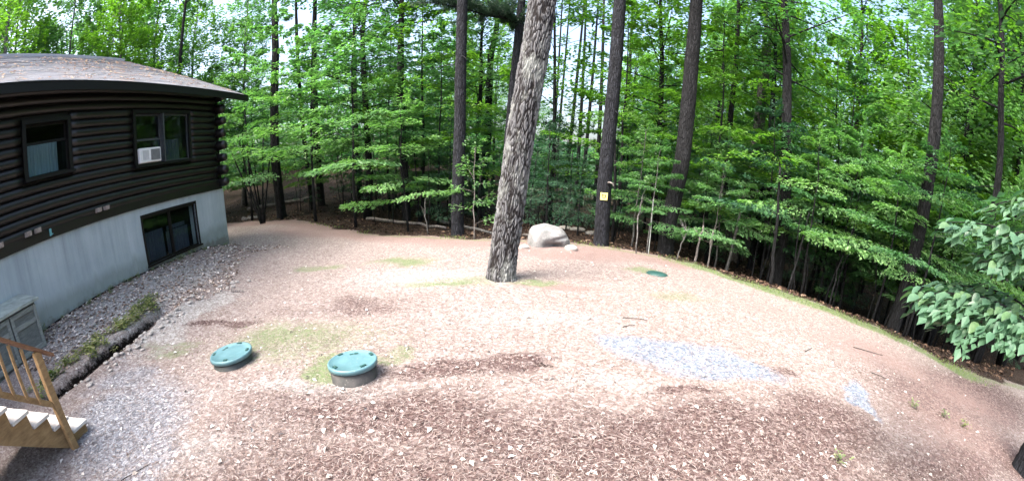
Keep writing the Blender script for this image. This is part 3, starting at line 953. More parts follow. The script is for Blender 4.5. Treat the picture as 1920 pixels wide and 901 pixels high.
# ------------------------------------------------------------------ wooden stairs going down to the yard
def mat_deckwood(name, c0, c1, c2):
    m, nt, bs, _ = new_mat(name)
    n1 = noise_n(nt, 3.0, 6, .7, objcoord(nt, (8, 2, 8))).outputs[0]
    nt.links.new(ramp(nt, n1, [(.25, c0), (.5, c1), (.8, c2)]), bs.inputs['Base Color'])
    bs.inputs['Roughness'].default_value = .75
    bump(nt, bs, n1, .3, .005)
    return m


M_DECK = mat_deckwood('treated_lumber', (.14, .08, .035), (.25, .155, .07), (.36, .245, .12))
M_RAIL = mat_deckwood('stained_rail', (.10, .045, .022), (.17, .08, .04), (.25, .13, .065))
M_TREAD = mat_deckwood('bleached_tread', (.40, .37, .33), (.55, .52, .49), (.68, .66, .63))

SX, SXF = -5.16, -6.12
SY, RUN, RISE = 2.86, .247, .192
gzs = H(-5.3, 2.6)
stairs = empty('stairs', (SX, SY, gzs), 'wooden stairs with bleached treads and a brown handrail in the lower left corner', 'stairs')


def spart(name, bm, mat, parent=None):
    me = bm_mesh(bm, name)
    me.transform(Matrix.Translation(-stairs.location))
    return link(name, me, mat, parent or stairs)


NST = 8
for k in range(NST):
    y1 = SY - k * RUN
    z = gzs + .10 + k * RISE
    bm = bmesh.new(); box(bm, (SXF, y1 - RUN - .002, z), (SX + .035, y1 + .02, z + .04), None, .004)
    spart('tread', bm, M_TREAD)
# sawtooth stringers
for x0 in (SX - .045, SXF + .02):
    bm = bmesh.new()
    prof = [(SY - .02, gzs - .08)]
    for k in range(NST):
        y1 = SY - k * RUN - .01; z = gzs + .10 + k * RISE - .003
        prof += [(y1, z), (y1 - RUN, z)]
    prof += [(SY - NST * RUN - .01, gzs + .10 + NST * RISE - .48), (SY - .30, gzs - .08)]
    f0 = [bm.verts.new((x0, y, z)) for y, z in prof]; f1 = [bm.verts.new((x0 + .04, y, z)) for y, z in prof]
    bm.faces.new(f0); bm.faces.new(f1[::-1])
    for k in range(len(prof)): bm.faces.new([f0[k], f1[k], f1[(k + 1) % len(prof)], f0[(k + 1) % len(prof)]])
    spart('stringer', bm, M_DECK)
px = SX + .04
bm = bmesh.new(); box(bm, (px, 2.46, gzs - .06), (px + .09, 2.55, 1.27), None, .006)
spart('post', bm, M_DECK)
bm = bmesh.new(); box(bm, (px, .35, gzs - .02 + 1.5), (px + .09, .44, 3.0), None, .006)
spart('post', bm, M_DECK)


def sloped(bm, x0, x1, ya, za, yb, zb, th):
    v = [bm.verts.new(c) for c in ((x0, ya, za), (x1, ya, za), (x1, ya, za + th), (x0, ya, za + th), (x0, yb, zb), (x1, yb, zb), (x1, yb, zb + th), (x0, yb, zb + th))]
    for f in ((0, 1, 2, 3), (7, 6, 5, 4), (0, 4, 5, 1), (1, 5, 6, 2), (2, 6, 7, 3), (3, 7, 4, 0)): bm.faces.new([v[i] for i in f])


SLP = .80
bm = bmesh.new(); sloped(bm, px - .025, px + .115, 2.70, 1.275 - .2 * SLP + .0, .3, 1.275 + 2.16 * SLP, .04)
spart('handrail', bm, M_RAIL)
bm = bmesh.new(); sloped(bm, px + .025, px + .065, 2.457, .60, .445, .60 + 2.01 * SLP, .085)
spart('bottom_rail', bm, M_DECK)
for k in range(13):
    y = 2.30 - k * .145
    zb = .60 + (2.457 - y) * SLP; zt = 1.275 + (2.5 - y) * SLP
    bm = bmesh.new(); box(bm, (px + .066, y - .018, zb + .02), (px + .10, y + .018, zt - .035), None, .003)
    spart('baluster', bm, M_DECK)

# ------------------------------------------------------------------ septic riser covers
def mat_plastic(name, c0, c1, rough=.5):
    m, nt, bs, _ = new_mat(name)
    n1 = noise_n(nt, 3.5, 6, .7, objcoord(nt)).outputs[0]
    n2 = noise_n(nt, 40, 4, .7, objcoord(nt)).outputs[0]
    col = ramp(nt, n1, [(.35, c0), (.65, c1)])
    col = mixc(nt, math_n(nt, 'MULTIPLY', ramp(nt, n2, [(.62, (0, 0, 0)), (.72, (1, 1, 1))]), .5), col, (.42, .40, .34))
    nt.links.new(col, bs.inputs['Base Color'])
    bs.inputs['Roughness'].default_value = rough
    bump(nt, bs, n2, .1, .002)
    return m


M_LID = mat_plastic('green_lid', (.06, .135, .155), (.088, .185, .21), .45)
M_RISER = mat_plastic('riser_plastic', (.018, .022, .022), (.04, .048, .046), .55)
M_RISERD = mat_plastic('dusty_riser_plastic', (.018, .021, .021), (.06, .056, .054), .7)
M_LATCH = mat_plastic('dark_green_plastic', (.012, .05, .045), (.02, .07, .065), .5)


def lathe(prof, seg=48):
    V, F = [], []
    n_ = len(prof)
    for i in range(seg):
        a = 2 * math.pi * i / seg
        for r, z in prof: V.append((r * math.cos(a), r * math.sin(a), z))
    for i in range(seg):
        for k in range(n_ - 1): F.append((i * n_ + k, ((i + 1) % seg) * n_ + k, ((i + 1) % seg) * n_ + k + 1, i * n_ + k + 1))
    return V, F


def septic(x, y, r, hgt, label, rot, riser_mat, tilt=(0, 0)):
    z = H(x, y)
    t = empty('septic_cover', (x, y, z), label, 'septic cover', 'septic tank covers in the yard', rot)
    t.rotation_euler = (tilt[0], tilt[1], rot)
    V, F = lathe([(.0, hgt - .05), (r * .93, hgt - .05), (r * .93, -.15)], 48)
    me = mesh_np('riser', V, F, True)
    link('riser', me, riser_mat, t)
    V, F = lathe([(r * .94, hgt - .055), (r, hgt - .05), (r * 1.005, hgt - .01), (r * .985, hgt + .004), (r * .93, hgt + .008), (r * .92, hgt + .004), (r * .5, hgt + .014), (.001, hgt + .018)], 56)
    link('lid', mesh_np('lid', V, F, True), M_LID, t)
    for a, rr_, wx_, wy_ in ((.5, .82, .035, .018), (2.35, .82, .03, .016), (3.9, .82, .03, .018), (5.4, .82, .035, .016), (1.4, .55, .022, .022), (1.75, .5, .022, .014)):
        bm = bmesh.new()
        T = Matrix.Translation((math.cos(a) * r * rr_, math.sin(a) * r * rr_, 0)) @ Matrix.Rotation(a, 4, 'Z')
        box(bm, (-wy_, -wx_, hgt + .004), (wy_, wx_, hgt + .019), T)
        for v in bm.verts: v.tag = False
        link('screw_lug', bm_mesh(bm, 'screw_lug'), M_LATCH, t)
    return t


septic(-3.86, 4.72, .315, .15, 'smaller looking green round septic cover nearer the cabin', 1.1, M_RISER, (.03, -.03))
septic(-1.85, 4.36, .295, .20, 'green round septic cover on a taller dusty riser, the one farther from the cabin', .2, M_RISERD)
# low valve cover near the wood edge
zc = H(3.36, 10.1)
vc = empty('valve_cover', (3.36, 10.1, zc), 'small dark green cover lying flat in the grass before the wood edge', 'valve cover')
V, F = lathe([(.235, -.03), (.245, .015), (.225, .035), (.12, .05), (.001, .055)], 36)
link('lid', mesh_np('lid', V, F, True), M_LATCH, vc)
V, F = lathe([(.25, -.05), (.27, -.02), (.27, .01), (.25, .013)], 36)
link('rim', mesh_np('rim', V, F, True), M_LATCH, vc)

# ------------------------------------------------------------------ boulder and rocks
def mat_rock(name, c0, c1, c2, scale=2.5):
    m, nt, bs, _ = new_mat(name)
    n1 = noise_n(nt, scale, 8, .7, objcoord(nt), .3).outputs[0]
    n2 = noise_n(nt, scale * 9, 6, .75, objcoord(nt)).outputs[0]
    col = ramp(nt, n1, [(.3, c0), (.5, c1), (.7, c2)])
    col = mixc(nt, .45, col, ramp(nt, n2, [(.3, (.12, .12, .115)), (.7, (.60, .59, .58))]), 'OVERLAY')
    nt.links.new(col, bs.inputs['Base Color'])
    bs.inputs['Roughness'].default_value = .9
    bump(nt, bs, math_n(nt, 'ADD', n1, math_n(nt, 'MULTIPLY', n2, .4)), .7, .03)
    return m


M_ROCK = mat_rock('granite', (.09, .094, .095), (.20, .205, .208), (.32, .325, .33))
M_STONE = mat_rock('pale_stone', (.22, .20, .19), (.36, .34, .325), (.52, .50, .48), 9)


def rock_mesh(name, sx, sy, sz, seed, sub=4, rough=.16, planes=6, notch=None):
    bm = bmesh.new()
    bmesh.ops.create_icosphere(bm, subdivisions=sub, radius=1)
    r_ = random.Random(seed)
    pl = []
    for k in range(planes):
        n_ = Vector((r_.uniform(-1, 1), r_.uniform(-1, 1), r_.uniform(-.4, 1))).normalized()
        pl.append((n_, r_.uniform(.72, .9)))
    for v in bm.verts:
        p_ = v.co.copy()
        for n_, d in pl:
            e = p_.dot(n_) - d
            if e > 0: p_ -= n_ * e * .85
        q = p_ * 1.3 + Vector((seed, seed * .7, 0))
        p_ *= 1 + rough * mn.fractal(q, .9, 2.1, 4) * .6
        v.co = Vector((p_.x * sx, p_.y * sy, p_.z * sz))
        if notch: v.co = notch(v.co)
    return bm_mesh(bm, name, True)


def boulder_shape(c):
    # tall rounded left shoulder falling to the right, undercut lower right
    def sq(v, r_): return math.copysign(abs(min(1.2, abs(v) / r_)) ** .68 * r_, v)
    c = Vector((sq(c.x, .64), sq(c.y, .5), sq(c.z, .64)))
    f = 1.18 - .34 * max(0, c.x + .15) / .6
    z = c.z * f if c.z > 0 else c.z
    y = c.y
    u = math.exp(-((c.x - .18) / .26) ** 2) * math.exp(-((z - .03) / .13) ** 2)
    if y < 0: y += .30 * u
    rdg = math.exp(-((z - .26 - .25 * (c.x - .2)) / .05) ** 2) * max(0, min(1, (c.x + .1) * 3))
    if y < 0: y += .06 * rdg
    return Vector((c.x, y, z))


xb, yb = .90, 12.95
bo = link('boulder', rock_mesh('boulder', .64, .50, .64, 12, 6, .17, 9, boulder_shape), M_ROCK, None, (xb, yb, H(xb, yb) - .02))
tag(bo, 'large pale grey boulder at the yard edge just right of the leaning oak', 'boulder')
for (x, y, r, lab) in ((1.52, 12.35, .16, 'small white stone at the right foot of the boulder'), (.18, 12.3, .13, 'small pale stone between the leaning oak and the boulder')):
    o = link('rock', rock_mesh('rock', r * 1.3, r, r * .7, int(r * 1000), 3), M_STONE, None, (x, y, H(x, y) + r * .2))
    tag(o, lab, 'rock')
rs = [rock_mesh('rock', .34, .22, .11, 40 + k, 3) for k in range(3)]
for k, (x, y, lab) in enumerate(((1.75, 17.2, 'flat pale stone in the woods behind the boulder, left one of the row'), (2.3, 17.1, 'flat pale stone in the woods behind the boulder, middle one of the row'),
                                 (2.75, 16.6, 'flat pale stone in the woods behind the boulder, right one of the row'))):
    o = link('rock', rs[k], M_STONE, None, (x, y, H(x, y) + .03)); o.rotation_euler[2] = k * .4
    tag(o, lab, 'rock', 'flat stones behind the boulder')
# border stones beside the ditch and loose stones in the bed along the cabin
smesh = [rock_mesh('border_stone', .085, .06, .05, 60 + k, 2, .25, 7) for k in range(6)]
rr = random.Random(17)
first = None
pts = []
dl = np.array([(-6.05, 3.5), (-6.12, 4.2), (-6.2, 4.9), (-6.28, 5.5), (-6.38, 6.1), (-6.45, 6.8), (-6.5, 7.6), (-6.35, 8.6)])
for i in range(64):
    t = rr.random() * (len(dl) - 1); k = int(t); f = t - k
    p_ = dl[k] * (1 - f) + dl[min(k + 1, len(dl) - 1)] * f
    pts.append((p_[0] + rr.gauss(0, .17), p_[1] + rr.gauss(0, .06), rr.uniform(.35, .95), 0))
for i in range(40):
    s = rr.uniform(5.4, 12.4); off = abs(rr.gauss(.75, .45)) + .2
    p_ = W(s, off, 0)
    pts.append((p_.x, p_.y, rr.uniform(.4, .95), 1))
for (x, y, s_, g) in pts:
    o = bpy.data.objects.new('border_stone' if g == 0 else 'loose_stone', smesh[rr.randrange(6)])
    if not o.data.materials: o.data.materials.append(M_STONE)
    COL.objects.link(o)
    o.location = (x, y, H(x, y) + .01); o.scale = (s_, s_, s_ * rr.uniform(.6, 1)); o.rotation_euler = (rr.uniform(-.2, .2), rr.uniform(-.2, .2), rr.uniform(0, 6.3))
    if g == 0: tag(o, 'whitish stone in the border row at the near end of the ditch' if y < 4.9 else ('whitish stone in the border row beside the middle of the ditch' if y < 6.3 else 'whitish stone in the thinning border row past the far end of the ditch'), 'stone', 'near border stones' if y < 4.9 else ('middle border stones' if y < 6.3 else 'far border stones'))
    else: tag(o, 'pale stone in the bed below the basement window' if y > 8.6 else 'pale stone in the bed between the cabinet and the basement window', 'stone', 'bed stones below the basement window' if y > 8.6 else 'bed stones between the cabinet and the basement window')

# ------------------------------------------------------------------ leaning oak in the middle of the yard
def trunk_mesh(path, radii, seg, rows, ridge=.03, cell=(.055, .28), flare=.25, flare_h=.5, seed=0, attr=False, roots=5):
    path = np.asarray(path, float); radii = np.asarray(radii, float)
    L = np.concatenate([[0], np.cumsum(np.linalg.norm(np.diff(path, axis=0), axis=1))])
    t = np.linspace(0, L[-1], rows)
    if rows > 60: t = L[-1] * np.linspace(0, 1, rows) ** 1.35
    P = np.stack([np.interp(t, L, path[:, k]) for k in range(3)], 1)
    # smooth the polyline
    for _ in range(3):
        P[1:-1] = (P[:-2] + 2 * P[1:-1] + P[2:]) / 4
    rad = np.interp(t, L, radii)
    ang = np.linspace(0, 2 * math.pi, seg, endpoint=False)
    V = np.zeros((rows, seg, 3)); A = np.zeros((rows, seg))
    for i in range(rows):
        fl = math.exp(-t[i] / flare_h)
        for j in range(seg):
            a = ang[j]
            r0 = rad[i] * (1 + flare * fl * (.55 + .45 * math.cos(roots * a + seed)) + .05 * mn.noise(Vector((math.cos(a) * 1.2, math.sin(a) * 1.2, t[i] * .7 + seed))))
            d = 0
            if ridge > 0:
                q = Vector((math.cos(a) * r0 / cell[0], math.sin(a) * r0 / cell[0], t[i] / cell[1] + seed))
                q += Vector((mn.noise(q * .7), mn.noise(q * .7 + Vector((9, 1, 3))), mn.noise(q * .8 + Vector((3, 7, 1))))) * 1.1
                ds = mn.voronoi(q)[0]
                e = min(1, max(0, (ds[1] - ds[0]) / .40))
                d2 = mn.voronoi(q * 1.9 + Vector((5, 2, 8)))[0]
                e *= .55 + .45 * min(1, max(0, (d2[1] - d2[0]) / .3))
                e = e * e * (3 - 2 * e)
                A[i, j] = e
                d = ridge * (e - .6) + ridge * .35 * mn.noise(q * 2.3)
            r0 += d
            V[i, j] = (P[i, 0] + math.cos(a) * r0, P[i, 1] + math.sin(a) * r0, P[i, 2])
    i = np.arange(rows - 1)[:, None]; j = np.arange(seg)[None, :]
    F = np.stack([i * seg + j, i * seg + (j + 1) % seg, (i + 1) * seg + (j + 1) % seg, (i + 1) * seg + j], -1).reshape(-1, 4)
    me = mesh_np('trunk', V.reshape(-1, 3), F, True)
    if attr:
        at = me.attributes.new('ridge', 'FLOAT', 'POINT')
        at.data.foreach_set('value', A.ravel().astype(np.float32))
    return me


zo = H(-.30, 8.75)
oak = empty('oak_tree', (-.30, 8.75, zo), 'large leaning oak with deeply ridged grey bark standing alone in the yard', 'tree')
path = [(0, 0, -.15), (0, 0, .1), (.04, 0, .5), (.125, .02, 1.36), (.236, .04, 2.42), (.363, .07, 3.5), (.505, .1, 4.6), (.62, .14, 5.8), (.86, .2, 7.6), (1.1, .3, 9.4), (1.3, .4, 11.5)]
rad = [.295, .285, .275, .27, .268, .268, .27, .265, .26, .22, .15]
link('trunk', trunk_mesh(path, rad, 190, 480, .027, (.052, .24), .22, .28, 3.0, True), M_OAK, oak)

# unseen porch deck at the stair top, added to shade the ground below
zd = gzs + .10 + NST * RISE
porch = empty('unseen_porch_deck', (-6.2, -1.0, H(-6.2, -1.0)), 'unseen wooden porch deck added at the top of the stairs for its shade', 'deck')
for k in range(26):
    y0 = SY - NST * RUN - .025 - (k + 1) * .145
    bm = bmesh.new(); box(bm, (-8.7, y0, zd), (-4.3, y0 + .139, zd + .035), None, .003)
    me = bm_mesh(bm, 'board'); me.transform(Matrix.Translation(-porch.location)); link('board', me, M_DECK, porch)
for x0 in (-8.6, -7.2, -5.8, -4.45):
    bm = bmesh.new(); box(bm, (x0, -2.9, zd - .2), (x0 + .045, .84, zd - .003)); me = bm_mesh(bm, 'joist'); me.transform(Matrix.Translation(-porch.location)); link('joist', me, M_DECK, porch)
bm = bmesh.new(); box(bm, (-8.7, .842, zd - .22), (-4.3, .878, zd - .003)); me = bm_mesh(bm, 'rim_board'); me.transform(Matrix.Translation(-porch.location)); link('rim_board', me, M_DECK, porch)
for x0 in (-8.6, -6.4, -4.5):
    bm = bmesh.new(); box(bm, (x0 + .05, .72, -.1), (x0 + .14, .81, zd - .203)); me = bm_mesh(bm, 'post'); me.transform(Matrix.Translation(-porch.location)); link('post', me, M_DECK, porch)

# ------------------------------------------------------------------ leaves, crowns, trees
def leaf_quads(P, Dv, Nv, L, wr=.55, fold=.0):
    """diamond leaves: P base points, Dv unit directions, Nv unit normals, L lengths"""
    S = np.cross(Dv, Nv); S /= np.linalg.norm(S, axis=1, keepdims=True) + 1e-9
    L = np.asarray(L)[:, None]
    mid = P + Dv * L * .45
    a = P
    b = mid + S * L * wr / 2 + Nv * L * fold
    c = P + Dv * L - np.array([0, 0, 1]) * L * .12
    d = mid - S * L * wr / 2 + Nv * L * fold
    V = np.stack([a, b, c, d], 1).reshape(-1, 3)
    F = np.arange(len(V)).reshape(-1, 4)
    return V, F


def unit(v): return v / (np.linalg.norm(v, axis=-1, keepdims=True) + 1e-9)


def spray(r, path, n, L, fan, droop=.25, wr=.55, up_j=.35, t0=.12, layers=.05):
    """flat spray of leaves along a limb path (k,3)"""
    path = np.asarray(path, float)
    seg = np.concatenate([[0], np.cumsum(np.linalg.norm(np.diff(path, axis=0), axis=1))])
    nt_ = max(4, int(n / 14))
    tw = t0 + (1 - t0) * np.sort(r.random(nt_))         # side twigs
    k = r.integers(0, nt_, n)
    t = tw[k]
    base = np.stack([np.interp(t * seg[-1], seg, path[:, q]) for q in range(3)], 1)
    dirn = unit(path[-1] - path[0])
    side = unit(np.cross(dirn, [0, 0, 1.0]))
    sg = np.where(k % 2 == 0, 1, -1)
    out = fan * (np.sin(np.pi * np.clip(t * .85 + .15, 0, 1)) * .9 + .12) * r.random(n) ** .7
    fwd_ = dirn[None] * (out * .55)[:, None]
    P = base + side[None] * (sg * out)[:, None] + fwd_
    P[:, 2] += r.normal(0, layers, n) - droop * (out / max(fan, .01)) ** 2 * fan * .5
    Dv = unit(side[None] * (sg * (.4 + r.random(n)))[:, None] + dirn[None] * (.35 + .8 * r.random(n))[:, None] + np.stack([r.normal(0, .3, n), r.normal(0, .3, n), r.normal(-.22, .2, n)], 1))
    Nv = unit(np.stack([r.normal(0, up_j, n), r.normal(0, up_j, n), np.ones(n)], 1))
    Nv = unit(Nv - Dv * np.sum(Nv * Dv, 1, keepdims=True))
    return leaf_quads(P, Dv, Nv, L * r.uniform(.65, 1.2, n), wr, .06)


def limb_path(r, o, az, el, length, sag=.15, k=5):
    t = np.linspace(0, 1, k)
    d = np.array([math.cos(az) * math.cos(el), math.sin(az) * math.cos(el), math.sin(el)])
    side = np.array([-math.sin(az), math.cos(az), 0])
    bend = r.normal(0, .12)
    return np.asarray(o) + d * (t * length)[:, None] + side * (bend * length * t ** 2)[:, None] - np.array([0, 0, 1]) * (sag * length * t ** 2)[:, None]


VAR = {}


def variant(key, seed, Ht, r0, z_lo, n_limb, len_lo, len_mid, leaves, L, el=(5, 30), fan=.45, sag=.15, wr=.55, lean=.25, droop=.25, taper_top=.6, stubs=0, up_j=.35, seg=8, layers=.05):
    """a tree species: trunk mesh with limbs, crown mesh (shared by its copies)"""
    r = np.random.default_rng(seed)
    k = 9
    t = np.linspace(0, 1, k)
    off = np.cumsum(r.normal(0, lean * .12, (k, 2)), 0) + np.outer(t, r.normal(0, lean * .5, 2))
    off[0] = 0
    path = np.stack([off[:, 0], off[:, 1], t * Ht - .15], 1)
    rad = r0 * (1 - t * .9) + .006
    rad[0] *= 1.25
    trunk, wood, crown = Acc(), Acc(), Acc()
    trunk.add(*tube_np(path, rad, seg))
    for i in range(n_limb):
        f = (i + r.random()) / n_limb
        z = z_lo + (Ht * .97 - z_lo) * f
        q = z / Ht
        o = [np.interp(z, path[:, 2], path[:, c]) for c in range(3)]
        az = i * 2.399 + r.normal(0, .3)
        ln = (len_lo + (len_mid - len_lo) * math.sin(math.pi * min(1, f * .8 + .2))) * (1 - taper_top * f) * r.uniform(.7, 1.25)
        lp = limb_path(r, o, az, R(r.uniform(*el)) + f * .3, ln, sag)
        wood.add(*tube_np(lp, np.linspace(max(.006, r0 * .28 * (1 - q * .6)), .004, len(lp)), 4, False))
        crown.add(*spray(r, lp, int(leaves * r.uniform(.7, 1.3) * (ln / len_mid + .3)), L, fan * ln, droop, wr, up_j, layers=layers))
    # leader
    lp = np.stack([path[-1] + (0, 0, -.6), path[-1], path[-1] + (.05, .05, .4)])
    crown.add(*spray(r, lp, int(leaves * .5), L, .4, .2, wr))
    for i in range(stubs):
        z = Ht * r.uniform(.08, .5)
        o = [np.interp(z, path[:, 2], path[:, c]) for c in range(3)]
        lp = limb_path(r, o, r.uniform(0, 6.28), R(r.uniform(-25, 15)), r.uniform(.3, 1.6), .1)
        wood.add(*tube_np(lp, np.linspace(max(.012, r0 * .12), .004, len(lp)), 4, False))
    VAR[key] = (trunk.mesh('trunk'), wood.mesh('limbs'), crown.mesh('crown', False))


for q in range(4): variant(f'maple{q}', 100 + q, 7.5 + q * .8, .055, 1.7, 21, 1.6, 3.2, 430, .15, (0, 22), .48, .12, .55, .25, .3, .6, 0, .24, 8, .04)
for q in range(3): variant(f'beech{q}', 120 + q, 4.4 + q * .6, .032, .9, 16, 1.1, 2.4, 350, .13, (-5, 16), .5, .12, .55, .25, .3, .6, 0, .24, 8, .035)
for q in range(3): variant(f'beechh{q}', 130 + q, 5.4 + q * .5, .04, 1.9, 13, 1.4, 2.9, 420, .13, (-6, 12), .5, .12, .55, .25, .3, .55, 0, .24, 8, .035)
for q in range(3): variant(f'shrub{q}', 140 + q, 1.9 + q * .5, .016, .45, 12, .5, 1.05, 90, .095, (0, 30), .5, .15)
for q in range(3): variant(f'hemlock{q}', 160 + q, 5.0 + q, .05, .7, 34, 1.0, 1.7, 230, .085, (-8, 12), .42, .22, .30, .15, .5, .75)
for q in range(3): variant(f'tall{q}', 180 + q, 16 + q * 1.5, .17, 4.6, 54, 2.2, 4.0, 240, .22, (5, 40), .45, .12, .6, .6, .25, .5, 5, .5, 10, .18)
for q in range(2): variant(f'pole{q}', 200 + q, 12 + q, .085, 3.4, 34, 1.1, 2.4, 190, .17, (5, 40), .45, .12, .6, .5, .25, .5, 6, .4, 8, .1)
print('variant leaves', sum(len(c.polygons) for a, b, c in VAR.values()))
_meshcache = {}


def shaded(key, which, mat):
    """the variant's mesh with a material, one datablock per (mesh, material)"""
    kk = (key, which, mat.name)
    if kk not in _meshcache:
        me = VAR[key][which].copy()
        me.materials.clear(); me.materials.append(mat)
        _meshcache[kk] = me
    return _meshcache[kk]


def plant_tree(name, key, x, y, label, cat, bark, leaf, group=None, s=1.0, rot=None, sz=None, dz=0.0, tilt=(0, 0)):
    z = H(x, y) + dz
    t = empty(name, (x, y, z), label, cat, group, random.uniform(0, 6.28) if rot is None else rot)
    t.rotation_euler = (tilt[0], tilt[1], t.rotation_euler[2])
    t.scale = (s, s, sz or s)
    link('trunk', shaded(key, 0, bark), None, t)
    link('limbs', shaded(key, 1, bark), None, t)['kind'] = 'stuff'
    link('crown', shaded(key, 2, leaf), None, t)['kind'] = 'stuff'
    return t


def crown_acc(r, base_path, z_lo, n_limb, ln, leaves, L, fan=.45, el=(5, 35), sag=.12, wr=.6, layers=.15):
    path = np.asarray(base_path, float)
    wood, crown = Acc(), Acc()
    zt = path[-1][2]
    for i in range(n_limb):
        f = (i + r.random()) / n_limb
        z = z_lo + (zt - z_lo) * f
        o = [np.interp(z, path[:, 2], path[:, c]) for c in range(3)]
        l_ = ln * (1 - .5 * f) * r.uniform(.7, 1.25)
        lp = limb_path(r, o, i * 2.399 + r.normal(0, .3), R(r.uniform(*el)), l_, sag)
        wood.add(*tube_np(lp, np.linspace(.05 * (1 - f * .6), .006, len(lp)), 5, False))
        crown.add(*spray(r, lp, int(leaves * r.uniform(.7, 1.3)), L, fan * l_, .25, wr, .5, layers=layers))
    return wood, crown


def big_tree(name, pts, dia, label, bark, leaf, top=15, crown_lo=8.5, ln=3.0, nl=26, leaves=150, L=.2, seed=0, stubs=6, cat='tree', group=None, tuft=False, seg=22, rows=90, ridge=.012, el=(5, 35), flare=.3):
    """trunk through surveyed points (x,y,z), extended to the ground and up to its crown"""
    r = np.random.default_rng(seed + 500)
    pts = sorted(pts, key=lambda p_: p_[2])
    a, b = np.array(pts[0], float), np.array(pts[-1], float)
    sl = (b - a) / (b[2] - a[2]) if b[2] - a[2] > 1.0 else np.array([0, 0, 1.0])
    if a[2] > .3:
        g = a + sl * (0 - a[2])
    else: g = a.copy()
    g[2] = H(g[0], g[1])
    P = [g - np.array([0, 0, .2])] + [np.array(q, float) for q in pts if q[2] > g[2] + .4]
    e = b + np.array([sl[0], sl[1], 1]) * (top - b[2])
    P += [b + (e - b) * f for f in (.3, .65, 1.0)] if b[2] < top - 1 else []
    P = np.array(P) - g
    nlv = len(P)
    zt = P[-1][2]
    rad = [dia / 2 * (1.0 - .25 * min(1, max(0, q[2]) / 9) - .6 * max(0, (q[2] - 8) / max(1, zt - 8))) for q in P]
    t = empty(name, tuple(g), label, cat, group)
    link('trunk', trunk_mesh(P, rad, seg, rows, ridge, (.07, .30), flare, .25, seed * 1.7, False, 4), bark, t)
    wood, crown = crown_acc(r, P, crown_lo, nl, ln, leaves, L, .45, el)
    for i in range(stubs):
        z = r.uniform(1.8, crown_lo)
        o = [np.interp(z, P[:, 2], P[:, c]) for c in range(3)]
        lp = limb_path(r, o, r.uniform(0, 6.28), R(r.uniform(-30, 10)), r.uniform(.3, 1.5), .1)
        link('branch', mesh_np('branch', *tube_np(lp, np.linspace(.022, .004, len(lp)), 6), True), bark, t)
    link('limbs', wood.mesh('limbs'), bark, t)['kind'] = 'stuff'
    link('crown', crown.mesh('crown', False), leaf, t)['kind'] = 'stuff'
    return t


# the trees whose trunks the photograph lets one tell apart
big_tree('pine_tree', [(-26.16, 14.68, 17.48), (-26.16, 14.69, 13.76)], .36, 'slim grey pine rising behind the cabin roof at the far left', M_GREYB, L_MAPLE, 22, 13, 2.6, 20, 90, .24, 1, 8)
big_tree('pine_tree', [(-17.77, 20.32, 14.22), (-17.85, 20.26, 11.01)], .33, 'dark slender pine standing in the sky gap above the cabin roof', M_DARKB, L_DARK, 20, 13.5, 2.2, 16, 90, .24, 2, 10)
big_tree('pine_tree', [(-11.64, 19.84, 11.87), (-11.46, 19.94, 8.87), (-11.54, 19.89, 3.39), (-11.44, 19.96, .55)], .50, 'thick dark pine at the left wood edge just past the cabin corner', M_DARKB, L_MAPLE, 18, 11, 2.6, 20, 120, .22, 3, 8)
big_tree('pine_tree', [(-11.64, 22.12, 12.58), (-11.44, 22.23, 9.15)], .27, 'narrow dark trunk right behind the thick pine of the left wood edge', M_DARKB, L_DARK, 19, 12, 2, 14, 90, .22, 4, 9)
big_tree('pine_tree', [(-11.16, 23.48, 12.89), (-11.09, 23.52, 9.49)], .44, 'dark broad pine trunk topping the bright maple leaves at upper left', M_DARKB, L_DARK, 20, 12.5, 2.4, 18, 100, .22, 5, 12)
big_tree('oak_tree', [(-4.9, 18.36, 9.82), (-4.83, 18.38, 5.37), (-4.71, 18.41, 2.63)], .36, 'dark trunk with broken stubs above the bright layered maple left of centre', M_DARKB, L_LIME, 15, 8.5, 2.6, 22, 140, .17, 6, 12)
big_tree('maple_tree', [(-9.4, 25.31, 8.61), (-9.33, 25.34, 5.79)], .34, 'dark mid-sized trunk deep behind the bright maple', M_DARKB, L_LIME, 16, 9, 2.6, 22, 140, .18, 7, 8)
big_tree('pine_tree', [(-1.93, 14.47, 8.05), (-1.9, 14.48, 3.55), (-1.97, 14.47, .01)], .42, 'straight purple grey pine trunk left of the leaning oak', M_PINE, L_NEEDLE, 18, 10, 2.8, 20, 110, .2, 8, 4, seg=36, rows=160, ridge=.010)
big_tree('pine_tree', [(-1.49, 24.96, 9.99), (-1.73, 24.94, 8.81), (-1.78, 24.94, 3.98)], .48, 'dark crooked trunk in the sky gap between the pine and the leaning oak', M_DARKB, L_MAPLE, 18, 11, 2.6, 18, 110, .2, 9, 14)
k_pine = big_tree('pine_tree', [(-.14, 17.0, 9.03), (-.16, 17.0, 8.28), (-.33, 17.0, 5.11)], .43, 'pine half hidden behind the leaning oak with a needled bough reaching left', M_PINE, L_NEEDLE, 17, 10, 2.8, 20, 110, .2, 10, 3)
big_tree('pine_tree', [(2.73, 13.53, 7.96), (2.64, 13.54, 5.22), (2.56, 13.56, 3.18), (2.53, 13.57, 1.84), (2.58, 13.56, .03)], .47, 'dark pine trunk carrying the small yellow sign', M_PINE, L_MAPLE, 17, 9.5, 2.8, 22, 130, .19, 11, 4, seg=36, rows=160, ridge=.010)
big_tree('pine_tree', [(5.09, 13.47, 8.5), (4.98, 13.51, 6.15), (4.91, 13.54, 3.04), (4.68, 13.63, .78), (4.72, 13.61, -.05)], .54, 'thick dark pine behind the pale stake right of the sign tree', M_DARKB, L_LIME, 17, 8.8, 2.8, 24, 140, .18, 12, 6, seg=36, rows=160, ridge=.012)
